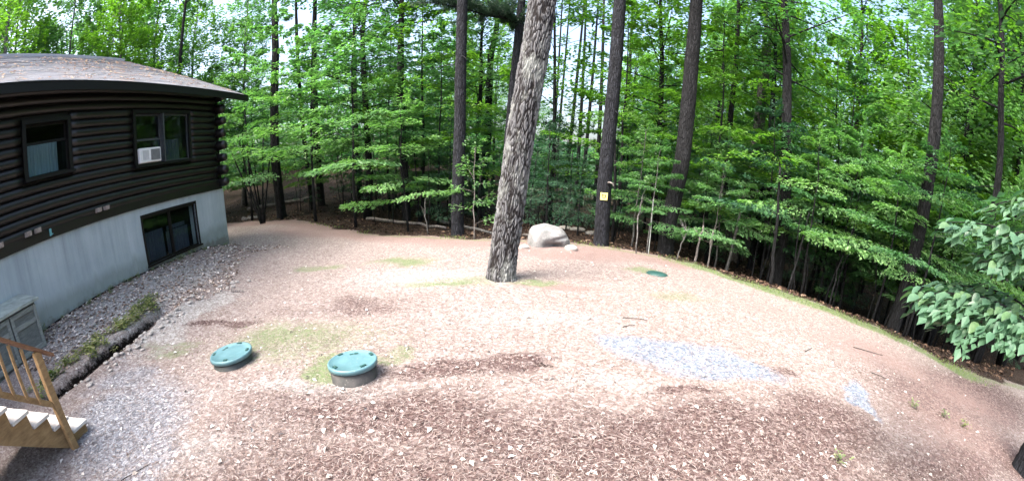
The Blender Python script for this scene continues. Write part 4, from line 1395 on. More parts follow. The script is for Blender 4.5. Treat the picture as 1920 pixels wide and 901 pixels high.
big_tree('oak_tree', [(8.28, 17.1, 10.74), (8.22, 17.13, 8.06), (8.12, 17.18, 5.52), (8.17, 17.15, 2.52)], .28, 'slim dark forked trunk right of the thick pine', M_DARKB, L_LIME, 15, 8.5, 2.6, 22, 150, .18, 13, 10)
big_tree('maple_tree', [(9.55, 17.57, 5.26), (9.45, 17.63, 2.73)], .38, 'pale barked leaning trunk in the middle of the right woods', M_SMOOTH, L_MAPLE, 13, 7.5, 2.4, 22, 150, .17, 14, 6)
big_tree('maple_tree', [(10.41, 18.24, 10.38), (10.27, 18.31, 6.83)], .34, 'grey trunk standing high between the pale leaning trunk and the dark one', M_GREYB, L_LIME, 15, 8.5, 2.6, 22, 150, .18, 15, 6)
big_tree('maple_tree', [(9.56, 16.42, 4.65), (9.54, 16.43, 2.86)], .25, 'thin reddish trunk just right of the pale leaning trunk', M_PINE, L_MAPLE, 11, 6.5, 2.2, 22, 150, .16, 16, 6)
big_tree('pine_tree', [(8.36, 13.64, 9.0), (8.51, 13.55, 4.88), (8.67, 13.45, 3.06), (8.81, 13.36, 1.49)], .42, 'dark furrowed trunk half veiled by beech leaves in the right woods', M_DARKB, L_MAPLE, 15, 7, 2.8, 28, 170, .16, 17, 8)
big_tree('pine_tree', [(10.43, 8.57, 9.54), (10.38, 8.63, 7.28), (10.35, 8.67, 5.21), (10.33, 8.69, 2.89)], .42, 'tall dark pine trunk before the yellow green leaves at the right', M_DARKB, L_DARK, 18, 11, 2.8, 18, 120, .2, 18, 3, seg=30, rows=140)
big_tree('oak_tree', [(12.79, 7.83, 10.88), (12.71, 7.97, 7.52), (12.77, 7.88, 5.37)], .27, 'rightmost dark slender trunk with forking boughs against the sky', M_DARKB, L_LIME, 18, 7.0, 2.6, 26, 120, .2, 19, 7)
big_tree('oak_tree', [(7.78, 2.42, .0), (7.6, 2.36, 1.2), (7.5, 2.3, 3.0), (7.5, 2.3, 8)], .60, 'big furrowed trunk whose foot shows at the lower right edge', M_PINE, L_MAPLE, 14, 6.5, 4.6, 30, 260, .2, 20, 0, seg=40, rows=160, ridge=.02)  # crown enlarged and lowered out of view to shade the right yard
for i, (pa, dia) in enumerate([([(2.26, 29.91, 11.06), (2.13, 29.92, 5.02)], .20), ([(2.74, 30.88, 10.73), (2.49, 30.9, 4.94)], .21), ([(3.28, 27.81, 9.98), (3.0, 27.84, 4.91)], .25), ([(3.67, 28.77, 9.86), (3.62, 28.77, 4.51)], .26),
                               ([(4.43, 29.67, 10.17), (4.25, 29.7, 5.4)], .27), ([(4.29, 25.64, 9.53), (4.31, 25.64, 3.68)], .26), ([(5.77, 25.35, 8.81), (5.72, 25.36, 5.0)], .26)]):
    big_tree('pine_tree', pa, dia, 'thin straight far trunk in the bright gap between the leaning oak and the sign tree', M_DARKB, L_DARK, 19, 12.5, 1.8, 10, 70, .24, 30 + i, 8, group='thin far trunks between the oak and the sign tree', seg=10, rows=40, ridge=0)

# needled bough of the pine behind the oak
r = np.random.default_rng(77)
zk = k_pine.location
acc, nd = Acc(), Acc()
main = np.array([(-.16, 16.95, 7.95), (-.7, 16.4, 8.0), (-1.3, 15.9, 7.95), (-2.0, 15.4, 8.05), (-2.9, 15.0, 8.2)]) - np.array(zk)
acc.add(*tube_np(main, np.linspace(.07, .015, 5), 7, False))
tips = []
for i in range(70):
    t = r.random()
    o = np.array([np.interp(t, np.linspace(0, 1, 5), main[:, c]) for c in range(3)])
    lp = limb_path(r, o, r.choice([math.pi * .5, -math.pi * .5, math.pi]) + r.normal(0, .7), R(r.uniform(-8, 65)), r.uniform(.4, 1.25), .05)
    acc.add(*tube_np(lp, np.linspace(.014, .004, 5), 4, False))
    tips += [lp[q] * (1 - f) + lp[q + 1] * f for q in range(1, 4) for f in (.0, .33, .66)] + [lp[-1]]
tips = np.array(tips)
n_ = len(tips) * 34
P = np.repeat(tips, 34, 0) + r.normal(0, .03, (n_, 3))
Dv = unit(r.normal(0, 1, (n_, 3)) + np.array([0, -.1, .35]))
Nv = unit(np.cross(Dv, r.normal(0, 1, (n_, 3))))
nd.add(*leaf_quads(P, Dv, Nv, r.uniform(.12, .2, n_), .10))
bg_ = link('bough', acc.mesh('bough'), M_DARKB, k_pine)
link('needles', nd.mesh('needles', False), L_NEEDLE, bg_)['kind'] = 'stuff'

# ---- understory trees near the yard edge, each where the photograph shows one
T = lambda *a, **k: plant_tree(*a, **k)
T('maple_tree', 'maple0', -8.6, 17.9, 'bright layered maple beside the cabin corner reaching over the roof end', 'tree', M_DARKB, L_BRIGHT, s=1.15)
T('maple_tree', 'maple1', -6.3, 16.7, 'pale green maple with long sloping leaf tiers left of centre', 'tree', M_DARKB, L_BRIGHT, s=1.05)
T('maple_tree', 'maple2', -10.9, 19.0, 'bright maple crown just right of the roof corner', 'tree', M_DARKB, L_BRIGHT, s=1.15)
T('maple_tree', 'maple3', -13.8, 20.8, 'pale green maple half hidden behind the cabin corner', 'tree', M_DARKB, L_BRIGHT, s=1.1)
T('maple_tree', 'beech1', -3.88, 15.55, 'twin stemmed young maple with bright flat tiers left of the straight pine', 'tree', M_DARKB, L_BRIGHT, s=1.02)
T('maple_tree', 'maple3', -3.2, 17.8, 'green maple behind the twin stemmed young one', 'tree', M_DARKB, L_MAPLE, s=.85)
T('maple_sapling', 'shrub2', -1.33, 13.7, 'yellow green sapling with a crooked pale stem between the straight pine and the leaning oak', 'sapling', M_SMOOTH, L_BRIGHT, s=1.05)
T('hemlock_tree', 'hemlock0', .9, 15.2, 'dark blue green hemlock behind the boulder', 'tree', M_DARKB, L_DARK, s=.82)
T('hemlock_tree', 'hemlock1', -2.6, 17.0, 'dark hemlock behind the straight pine', 'tree', M_DARKB, L_DARK, s=.75)
T('beech_tree', 'beech0', 3.9, 14.9, 'green beech right behind the sign tree with flat leaf layers', 'tree', M_GREYB, L_BRIGHT, s=.95)
T('beech_tree', 'beech2', 4.0, 13.3, 'low spreading beech between the sign tree and the thick pine', 'tree', M_GREYB, L_MAPLE, s=.62)
T('beech_tree', 'beech1', 5.9, 12.9, 'young beech with bright low leaf layers right of the thick pine', 'tree', M_SMOOTH, L_BRIGHT, s=.66)
T('beech_tree', 'beechh0', 8.3, 13.0, 'broad beech with flat leaf layers over the crest of the slope', 'tree', M_DARKB, L_MAPLE, s=.95)
T('beech_tree', 'beechh1', 10.2, 12.0, 'beech with long pale leaf layers left of the tall right pine', 'tree', M_DARKB, L_BRIGHT, s=1.0)
T('beech_tree', 'beechh2', 12.0, 10.2, 'beech with pale layers right behind the tall right pine', 'tree', M_DARKB, L_BRIGHT, s=1.05)
T('beech_tree', 'beechh0', 13.6, 7.6, 'beech with pale layers below the rightmost trunk', 'tree', M_DARKB, L_BRIGHT, s=1.1)
T('maple_tree', 'maple1', 7.0, 15.4, 'yellow green maple filling the top of the right woods beside the slim forked trunk', 'tree', M_DARKB, L_LIME, s=1.15)
T('maple_tree', 'maple2', 11.4, 14.6, 'dense green maple between the veiled trunk and the tall right pine', 'tree', M_DARKB, L_LIME, s=1.15)
T('maple_tree', 'maple0', 13.8, 10.8, 'yellow green maple behind the tall right pine', 'tree', M_DARKB, L_LIME, s=1.1)
T('maple_tree', 'maple3', 16.2, 9.2, 'yellow green maple behind the rightmost trunk', 'tree', M_DARKB, L_LIME, s=1.0)
T('maple_tree', 'maple2', 3.7, 17.0, 'yellow green maple high behind the sign tree', 'tree', M_DARKB, L_LIME, s=1.05)
T('hemlock_tree', 'hemlock2', 6.4, 15.0, 'dark hemlock behind the thick pine', 'tree', M_DARKB, L_DARK, s=.72)
T('hemlock_tree', 'hemlock0', 11.2, 12.6, 'dark hemlock low in the right woods', 'tree', M_DARKB, L_DARK, s=.8)

T('beech_tree', 'beechh1', 8.5, 11.2, 'small beech with low pale layers left of the foot of the tall right pine', 'tree', M_DARKB, L_BRIGHT, s=.85)
T('beech_tree', 'beechh2', 10.2, 8.1, 'small beech covering the foot of the tall right pine', 'tree', M_DARKB, L_MAPLE, s=.85)
T('beech_tree', 'beechh0', 12.0, 7.0, 'small beech with pale layers right of the foot of the tall right pine', 'tree', M_DARKB, L_BRIGHT, s=.85)
T('beech_tree', 'beech1', 6.7, 14.0, 'green beech between the thick pine and the slope', 'tree', M_GREYB, L_BRIGHT, s=.95)
T('hemlock_tree', 'hemlock0', 2.1, 15.6, 'dark hemlock left of the sign tree behind the boulder', 'tree', M_DARKB, L_DARK, s=.6)
rr = random.Random(77)
for i in range(34):
    x = rr.uniform(-9, 17); y = float(np.interp(x, EDGE_X, EDGE_Y)) + rr.uniform(3.0, 9.0)
    sd_ = 'left' if x < -2 else ('right' if x > 6 else 'middle')
    T('beech_tree', (f'beech{i % 3}' if x < 6 else f'beechh{i % 3}'), x, y, f'leafy young beech in the second row of the {sd_} wood edge', 'tree', M_DARKB, rr.choice([L_BRIGHT, L_MAPLE, L_BRIGHT, L_DARK]), f'young beeches behind the {sd_} wood edge', s=rr.uniform(.75, 1.15))

# thin bare stems at the yard edge
def stem(name, pts, r0, label, mat, cat='sapling', group=None, twigs=3, seed=0):
    r_ = np.random.default_rng(seed + 900)
    p0 = np.array(pts[0], float)
    g = np.array([p0[0], p0[1], H(p0[0], p0[1])])
    P = np.array([(p_[0] - g[0], p_[1] - g[1], p_[2]) for p_ in pts], float)
    t = empty(name, tuple(g), label, cat, group)
    tt = np.linspace(0, 1, 9); kk = np.linspace(0, 1, len(P))
    PP = np.stack([np.interp(tt, kk, P[:, c]) for c in range(3)], 1)
    PP[1:-1] += r_.normal(0, .012, PP[1:-1].shape)
    link('stem', mesh_np('stem', *tube_np(PP, np.linspace(r0, r0 * .5, 9), 8), True), mat, t)
    for i in range(twigs):
        o = PP[r_.integers(3, 9)]
        lp = limb_path(r_, o, r_.uniform(0, 6.28), R(r_.uniform(20, 60)), r_.uniform(.25, .6), .0)
        link('twig', mesh_np('twig', *tube_np(lp, np.linspace(r0 * .4, .003, 5), 5, False), True), mat, t)
    return t


stem('sapling', [(5.21, 12.27, -.1), (5.22, 12.25, .5), (5.30, 12.24, 1.15)], .045, 'pale crooked sapling stem under the low bright beech leaves', M_SMOOTH, seed=1)
stem('sapling', [(5.47, 11.87, -.1), (5.45, 11.88, .84), (5.48, 11.9, 1.1)], .025, 'thin pale sapling stem just right of the crooked pale one', M_SMOOTH, seed=2)
stem('sapling', [(6.84, 13.37, -.1), (6.95, 13.3, 1.5), (7.0, 13.3, 2.6)], .065, 'grey sapling stem left of the slope under dark beech leaves', M_GREYB, seed=3)
stem('sapling', [(7.17, 10.96, -.1), (7.1, 11.0, .7), (7.0, 11.1, 2.2), (6.9, 11.1, 3.4)], .06, 'dark sapling stem rising at the top of the slope', M_DARKB, seed=4)
stem('sapling', [(3.48, 12.66, -.05), (3.44, 12.67, 1.12), (3.5, 12.7, 1.7)], .022, 'thin dark sapling stem left of the pale stake', M_GREYB, seed=5)
stem('sapling', [(4.63, 12.32, -.05), (4.72, 12.28, .5), (4.86, 12.24, 1.0)], .02, 'tiny forked sapling right of the thick pine', M_GREYB, seed=6, twigs=5)
stem('sapling', [(-3.03, 14.93, -.05), (-3.12, 14.91, .8), (-3.1, 14.9, 1.2)], .022, 'thin grey sapling stem between the twin stemmed maple and the straight pine', M_GREYB, seed=7)
stem('sapling', [(3.27, 15.15, -.05), (3.2, 15.16, 1.8), (3.11, 15.18, 3.4), (3.0, 15.2, 5)], .06, 'dark slender stem right beside the sign tree', M_DARKB, seed=8)
for i, (dx, dy, tx) in enumerate(((0, 0, -1.35), (.05, .1, -.55), (.1, 0, .35), (.1, .1, .9), (0, .05, -.95))):
    stem('sapling', [(-11.7 + dx, 18.4 + dy, -.05), (-11.7 + dx + tx * .35, 18.4, 1.3), (-11.7 + dx + tx, 18.4, 3.6 + i * .2)], .055, 'slanting dark stem of the clump left of the thick dark pine', M_DARKB, 'sapling', 'slanting stems of the clump past the cabin corner', 2, 20 + i)
rr = random.Random(5)
for i in range(26):
    x = rr.uniform(7.5, 15.5); y = float(np.interp(x, EDGE_X, EDGE_Y)) + rr.uniform(1.6, 4.2)
    stem('sapling', [(x, y, -.1), (x + rr.gauss(0, .15), y, 1.1), (x + rr.gauss(0, .35), y + rr.gauss(0, .2), 2.4)], rr.uniform(.015, .035), 'thin dark stem rising from the shady slope in the right woods', M_DARKB, 'sapling', 'thin stems on the slope', 2, 60 + i)
for i in range(26):
    x = rr.uniform(-12, 6.5); y = float(np.interp(x, EDGE_X, EDGE_Y)) + rr.uniform(1.0, 5.0)
    stem('sapling', [(x, y, -.1), (x + rr.gauss(0, .12), y, 1.3), (x + rr.gauss(0, .3), y + rr.gauss(0, .2), 3.0)], rr.uniform(.014, .03), 'thin dark stem in the shade just inside the wood edge', M_DARKB, 'sapling', 'thin stems inside the wood edge', 2, 120 + i)
M_STAKE = simple_mat('galvanised_stake', (.26, .28, .27), (.38, .41, .40), 10, .5, .1, .002)
zs = H(3.92, 12.87)
stk = empty('marker_stake', (3.92, 12.87, zs), 'thin pale upright marker stake at the wood edge left of the thick pine', 'stake')
link('rod', mesh_np('rod', *tube_np([(0, 0, -.15), (-.01, 0, .7), (-.03, .01, 1.62)], [.013, .013, .012], 8)), M_STAKE, stk)
bm = bmesh.new(); box(bm, (-.047, -.006, 1.60), (-.013, .026, 1.65), None, .005)
link('cap', bm_mesh(bm, 'cap'), M_STAKE, stk)

# sign on the pine
M_YEL = simple_mat('yellow_sign', (.62, .55, .16), (.78, .71, .28), 6, .5, .05, .002)
M_INK = simple_mat('sign_ink', (.05, .045, .02), (.09, .08, .03), 6, .6, 0)
sg = empty('trail_sign', (2.50, 13.33, 1.55), 'small square yellow sign with a dark emblem nailed to the pine', 'sign', None, -.18)
bm = bmesh.new(); box(bm, (-.108, -.012, -.112), (.108, .006, .112), None, .003)
link('plate', bm_mesh(bm, 'plate'), M_YEL, sg)
em = bmesh.new(); ES = .85
for lo, hi in (((-.062, -.018, -.055), (-.04, -.0125, .055)), ((.04, -.018, -.04), (.066, -.0125, .075)), ((-.039, -.018, -.06), (.039, -.0125, -.036)), ((-.039, -.018, .03), (.039, -.0125, .056)), ((-.08, -.018, .058), (-.03, -.0125, .08))):
    box(em, (lo[0] * ES, lo[1], lo[2] * ES), (hi[0] * ES, hi[1], hi[2] * ES))
link('emblem', bm_mesh(em, 'emblem'), M_INK, sg)
link('branch_stub', mesh_np('branch_stub', *tube_np([(2.60, 13.4, 1.98), (2.63, 13.2, 2.0), (2.70, 13.1, 1.97), (2.71, 13.08, 1.9)], [.03, .026, .022, .016], 7)), M_SMOOTH)
tag(bpy.data.objects['branch_stub'], 'short pale broken branch stub just above the yellow sign', 'branch')

# fallen logs and branches in the woods
def fallen(name, pts, r0, label, mat, cat, group=None, seed=0):
    r_ = np.random.default_rng(seed)
    P = np.array([(x, y, H(x, y) + dz) for x, y, dz in pts])
    c = P.mean(0)
    tt = np.linspace(0, 1, 12); kk = np.linspace(0, 1, len(P))
    PP = np.stack([np.interp(tt, kk, P[:, q]) for q in range(3)], 1) - c
    PP += r_.normal(0, r0 * .25, PP.shape)
    o = link(name, mesh_np(name, *tube_np(PP, np.linspace(r0, r0 * .6, 12), 9), True), mat, None, tuple(c))
    return tag(o, label, cat, group)


fallen('fallen_log', [(-16.5, 24.5, .15), (-12.5, 25.0, .2)], .15, 'pale fallen log on the wooded slope beyond the cabin corner', M_SMOOTH, 'log', seed=1)
fallen('fallen_log', [(-6.6, 19.0, .1), (-2.6, 16.0, .08)], .08, 'long thin pale log lying behind the twin stemmed maple', M_SMOOTH, 'log', seed=2)
fallen('fallen_log', [(-3.4, 18.6, .1), (-.8, 15.1, .06)], .07, 'grey fallen log running behind the straight pine', M_GREYB, 'log', seed=3)
fallen('fallen_log', [(-14.8, 21.4, .1), (-13.2, 21.2, .1)], .12, 'short grey log on the leafy ground near the slanting stems', M_GREYB, 'log', seed=4)
fallen('fallen_log', [(.2, 15.2, .08), (1.0, 14.2, .06)], .05, 'short pale stick on the ground behind the boulder', M_SMOOTH, 'stick', seed=5)
fallen('fallen_log', [(11.0, 13.0, .1), (15.0, 11.4, .1)], .10, 'grey log on the shady ground below the right slope', M_GREYB, 'log', seed=6)
for i, (x, y, a, L_, lab) in enumerate(((1.95, 6.65, .1, .42, 'dark twig on the bare ground in the middle of the yard'), (6.9, 6.3, -.2, .8, 'thin twig lying near the crest on the right'), (5.0, 5.95, .6, .4, 'short dark twig right of the pale gravel patch'), (6.2, 5.2, -.5, .35, 'short dark twig right of the narrow gravel streak'),
                                        (1.75, 6.25, .5, .25, 'tiny twig beside the gravel patch'), (-3.7, 2.25, 1.0, .5, 'thin dark stick on the blue gravel near the stairs'), (-5.9, 7.9, .1, .3, 'pale flat stick of wood near the stones along the cabin'))):
    fallen('twig', [(x - math.cos(a) * L_ / 2, y - math.sin(a) * L_ / 2, .012), (x, y, .02), (x + math.cos(a) * L_ / 2, y + math.sin(a) * L_ / 2, .012)], .007 if i < 6 else .03, lab, M_DARKB if i < 6 else M_SMOOTH, 'twig', seed=10 + i)

# ---- low seedlings and shrubs in the shade of the wood edge
rr = random.Random(11)
for i in range(46):
    x = rr.uniform(-12, 15); y = float(np.interp(x, EDGE_X, EDGE_Y)) + rr.uniform(1.0, 6.5) + (1.4 if x < 5 else 4.5)
    right_ = x > 5
    if not right_ and rr.random() < .3: continue
    T('leafy_shrub', f'shrub{rr.randrange(3)}', x, y, 'low leafy shrub on the right slope under the beeches' if right_ else 'low leafy shrub in the shade inside the wood edge', 'shrub', M_DARKB, rr.choice([L_DARK, L_MAPLE, L_DARK]) if right_ else L_DARK,
      'shrubs under the right beeches' if right_ else 'shrubs inside the wood edge', s=rr.uniform(.7, 1.3))
# ---- the woods behind
def in_house(x, y):
    off = WD - (NX * x + NY * y); s = AX * x + AY * y
    return -13 < off < 1.5 and s < 15.5


placed = []
def spot(x, y, dmin):
    if in_house(x, y) or any((x - a) ** 2 + (y - b) ** 2 < dmin * dmin for a, b in placed): return False
    placed.append((x, y)); return True


rr = random.Random(23)
cnt = 0
for i in range(700):
    az = R(rr.uniform(-66, 66) if i % 4 else rr.uniform(38, 68)); d = rr.uniform(18, 46)
    x, y = d * math.sin(az), d * math.cos(az)
    if edge_d(np.array(x), np.array(y)) < 2.5 or not spot(x, y, 2.6): continue
    gap = -2 < math.degrees(az) < 13 and d > 20        # thinner where the sky shows
    u = rr.random()
    if gap and u < .74: continue
    if math.degrees(az) < -14 and d > 24 and u > .45: continue
    side = 'left' if x < -3 else ('right' if x > 5 else 'middle')
    if u < .42: T('maple_tree', f'maple{rr.randrange(4)}', x, y, f'leafy understory maple deep in the {side} woods', 'tree', M_DARKB, rr.choice([L_MAPLE, L_LIME, L_MAPLE, L_LIME] if side != 'left' else [L_BRIGHT, L_MAPLE, L_BRIGHT, L_LIME]), f'understory maples deep in the {side} woods', s=rr.uniform(.85, 1.25))
    elif u < .62: T('pole_tree', f'pole{rr.randrange(2)}', x, y, f'thin pole-like tree deep in the {side} woods', 'tree', M_DARKB, L_LIME, f'pole-like trees deep in the {side} woods', s=rr.uniform(.85, 1.25))
    elif u < .84: T('forest_tree', f'tall{rr.randrange(3)}', x, y, f'tall forest tree deep in the {side} woods', 'tree', M_DARKB, rr.choice([L_LIME, L_MAPLE, L_BRIGHT] if side == 'right' else [L_BRIGHT, L_MAPLE, L_BRIGHT]), f'tall trees deep in the {side} woods', s=rr.uniform(.8, 1.15))
    else: T('hemlock_tree', f'hemlock{rr.randrange(3)}', x, y, f'dark hemlock deep in the {side} woods', 'tree', M_DARKB, L_DARK, f'hemlocks deep in the {side} woods', s=rr.uniform(.7, 1.1))
    cnt += 1
    if cnt > 220: break
for i, (x, y, k, lf) in enumerate([(17.5, 12.5, 'tall0', L_LIME), (20.5, 10.0, 'tall1', L_LIME), (19.0, 15.5, 'tall2', L_MAPLE), (22.5, 13.0, 'tall0', L_LIME), (16.0, 14.8, 'pole1', L_LIME), (24.0, 9.0, 'tall1', L_LIME), (15.2, 17.5, 'tall2', L_LIME)]):
    T('forest_tree', k, x, y, 'tall yellow green tree behind the two trunks at the right edge', 'tree', M_DARKB, lf, 'tall trees behind the right trunks', s=1.0 + .05 * (i % 3))
# trees behind the cabin
for i, (x, y, k, lf) in enumerate([(-20, 18, 'tall0', L_LIME), (-24, 17, 'tall1', L_BRIGHT), (-23, 11.5, 'tall2', L_LIME), (-26, 9, 'tall0', L_MAPLE), (-29, 13, 'tall1', L_BRIGHT), (-21.5, 22, 'tall2', L_BRIGHT), (-31, 6, 'tall2', L_MAPLE), (-27, 21, 'tall0', L_BRIGHT), (-17.5, 23, 'maple2', L_BRIGHT), (-33, 18, 'tall1', L_MAPLE), (-20.5, 14.5, 'maple0', L_BRIGHT), (-22.5, 20, 'tall1', L_LIME), (-25.5, 24, 'tall2', L_BRIGHT), (-28, 16.5, 'tall0', L_LIME), (-25, 13.2, 'tall1', L_BRIGHT), (-24, 7.5, 'tall1', L_BRIGHT), (-30, 9.5, 'tall0', L_LIME), (-21, 25, 'tall0', L_LIME), (-18.5, 27, 'tall1', L_BRIGHT)]):
    T('forest_tree', k, x, y, 'tall pale green tree rising behind the cabin roof', 'tree', M_GREYB, lf, 'tall trees behind the cabin', s=.95 + .05 * (i % 3))
print('woods trees', cnt)

# far wood as one mass closing the view
r = np.random.default_rng(99)
n_ = 60000
az = np.radians(r.uniform(-75, 72, n_)); d = r.uniform(46, 66, n_)
x = d * np.sin(az); y = d * np.cos(az)
zz = height(x, y) + r.random(n_) ** 1.3 * (7 + 5 * fbm(x * .12, y * .12, 5)) * np.where((az > -.06) & (az < .24), .55, 1.0)
P = np.stack([x, y, zz], 1)
Dv = unit(r.normal(0, 1, (n_, 3)) * (1, 1, .4)); Nv = unit(r.normal(0, .6, (n_, 3)) + (0, 0, 1)); Nv = unit(Nv - Dv * np.sum(Nv * Dv, 1, keepdims=True))
o = link('far_wood', mesh_np('far_wood', *leaf_quads(P, Dv, Nv, r.uniform(.35, .75, n_), .7), False), L_MAPLE)
tag(o, 'leafy mass of the far wood behind all the trees', 'far wood', kind='stuff')

# ---- near broad-leaved shrub on the right: every big leaf is a part
def big_leaf_mesh(seed):
    r_ = random.Random(seed)
    k = 6
    V, F = [], []
    for i in range(k + 1):
        t = i / k
        wd = .27 * math.sin(math.pi * t ** .8) ** .9 if 0 < t < 1 else .0
        z = -.22 * t * t + .012 * math.sin(t * 9)
        if i in (0, k): V.append((t, 0, z))
        else:
            V += [(t, -wd, z + .07 + .015 * math.sin(i * 2.1 + seed)), (t, 0, z), (t, wd, z + .07 + .015 * math.cos(i * 1.7 + seed))]
    def idx(i, c): return 0 if i == 0 else (len(V) - 1 if i == k else 1 + (i - 1) * 3 + c)
    for i in range(k):
        for c in (0, 1):
            q = [idx(i, c), idx(i + 1, c), idx(i + 1, c + 1), idx(i, c + 1)]
            q = list(dict.fromkeys(q))
            F.append(q)
    me = bpy.data.meshes.new('leaf'); me.from_pydata(V, [], F); me.update()
    for p_ in me.polygons: p_.use_smooth = True
    return me


BL = [big_leaf_mesh(k) for k in range(4)]
for b in BL: b.materials.append(L_BIG)
shr = empty('broadleaf_shrub', (6.3, .7, H(6.3, .7)), 'pale green shrub with big pointed leaves leaning in from the right edge', 'shrub')
so_ = np.array(shr.location)
rr = np.random.default_rng(31)
wood = Acc()
base = np.array([5.6, 2.1, 0.0])
limbs = []
# (start z, end point, leaf count, half width)
for (z0, end, nl_, hw) in ((2.05, (3.28, 2.66, 1.90), 74, .34), (1.95, (3.50, 2.36, 1.80), 72, .36), (2.12, (3.75, 2.75, 2.02), 30, .3),
                           (2.6, (3.42, 2.62, 2.58), 44, .28), (2.5, (3.60, 2.30, 2.42), 38, .28), (3.05, (3.80, 2.45, 2.86), 22, .22), (2.75, (3.72, 2.15, 2.66), 16, .2)):
    o0 = np.array([4.5, 1.75, z0]); e = np.array(end)
    t = np.linspace(0, 1, 7)
    lp = o0 + (e - o0) * t[:, None]; lp[:, 2] += .16 * np.sin(np.pi * t)
    wood.add(*tube_np(np.vstack([[[6.3, .7, z0 - .25]], lp]) - so_, np.linspace(.018, .004, 8), 6, False))
    limbs.append((lp, nl_, hw))
wood.add(*tube_np(np.array([(6.3, .7, so_[2] - .1), (6.32, .7, 1.2), (6.3, .7, 2.2), (6.28, .72, 3.3)]) - so_, [.05, .045, .035, .02], 8))
br_ = link('branches', wood.mesh('branches'), M_DARKB, shr); br_['kind'] = 'stuff'
for lp, nl_, hw in limbs:
    d_ = unit(lp[-1] - lp[0]); sd = unit(np.cross(d_, [0, 0, 1.0]))
    for i in range(nl_):
        t = .30 + .70 * (i + rr.random()) / nl_
        q = np.array([np.interp(t, np.linspace(0, 1, 7), lp[:, c]) for c in range(3)])
        s_ = (1 if i % 2 else -1)
        u = rr.random() * hw * (1 - .55 * max(0, t - .7) / .3)
        q = q + sd * s_ * u + np.array([0, 0, rr.normal(0, .03) - .22 * u * u / hw])
        dd = unit(d_ * rr.uniform(.4, 1.1) + sd * s_ * rr.uniform(.2, 1.0) + np.array([0, 0, rr.uniform(-.75, -.1)]))
        nn = unit(np.array([rr.normal(0, .25), rr.normal(0, .25), 1.0])); nn = unit(nn - dd * nn.dot(dd)); yy = np.cross(nn, dd)
        L_ = rr.uniform(.09, .175)
        Mx = Matrix(((dd[0] * L_, yy[0] * L_, nn[0] * L_, q[0] - so_[0]), (dd[1] * L_, yy[1] * L_, nn[1] * L_, q[1] - so_[1]), (dd[2] * L_, yy[2] * L_, nn[2] * L_, q[2] - so_[2]), (0, 0, 0, 1)))
        lf = bpy.data.objects.new('leaf', BL[int(rr.integers(0, 4))])
        COL.objects.link(lf); lf.parent = shr; lf.matrix_local = Mx

ex = Acc()
for lp, nl_, hw in limbs:
    d_ = unit(lp[-1] - lp[0]); sd = unit(np.cross(d_, [0, 0, 1.0])); n_ = nl_ * 4
    t = .25 + .72 * rr.random(n_); s_ = np.where(rr.random(n_) < .5, 1, -1); u = rr.random(n_) * hw * 1.1
    q = np.stack([np.interp(t, np.linspace(0, 1, 7), lp[:, c]) for c in range(3)], 1) + sd * (s_ * u)[:, None]
    q[:, 2] += rr.normal(0, .04, n_) - .22 * u * u / hw - .05
    dd = unit(d_ * rr.uniform(.3, 1.1, n_)[:, None] + sd * (s_ * rr.uniform(.2, 1.0, n_))[:, None] + np.stack([np.zeros(n_), np.zeros(n_), rr.uniform(-.7, 0, n_)], 1))
    nn = unit(np.stack([rr.normal(0, .25, n_), rr.normal(0, .25, n_), np.ones(n_)], 1)); nn = unit(nn - dd * np.sum(nn * dd, 1, keepdims=True))
    ex.add(*leaf_quads(q - so_, dd, nn, rr.uniform(.08, .15, n_), .55, .05))
link('inner_leaves', ex.mesh('inner_leaves', False), L_BIG, shr)['kind'] = 'stuff'

# ------------------------------------------------------------------ litter, needles, grass
DZ = [(-.5, 4.7, .9, .35, .2, .7), (-5.1, 6.0, .7, .2, .2, .6), (-1.0, 3.5, 2.2, .6, 0, .8), (1.8, 3.2, 2.6, .8, .1, .8), (3.2, 3.4, 1.5, .8, .3, .8), (0, 2.5, 3.2, .5, 0, .9), (-2.6, 7.0, 1.2, .7, 0, .8), (2.0, 4.2, .7, .14, 0, .6), (7.2, 4.2, 2.0, 2.0, .2, .9), (5.5, 2.6, 2.2, .9, 0, .8)]


def dark_zone(x, y): return np.maximum.reduce([blob(x, y, *b_) for b_ in DZ])


def polar(n, rmin, rmax, amin=-72, amax=66, seed=0, pw=1.0):
    r_ = np.random.default_rng(seed)
    a = np.radians(r_.uniform(amin, amax, n)); d = rmin * (rmax / rmin) ** (r_.random(n) ** pw)
    return d * np.sin(a), d * np.cos(a), r_


def keep(x, y, r_, wall=.06):
    off = WD - (NX * x + NY * y); s = AX * x + AY * y
    ok = ~((off < wall) & (s < 13.2))
    ok &= np.hypot(x + 3.86, y - 4.72) > .33
    ok &= np.hypot(x + 1.85, y - 4.36) > .31
    ok &= np.hypot(x + .3, y - 8.75) > .36
    ok &= (seg_dist(x, y, DITCH) > .22) | (y > 6)
    return ok


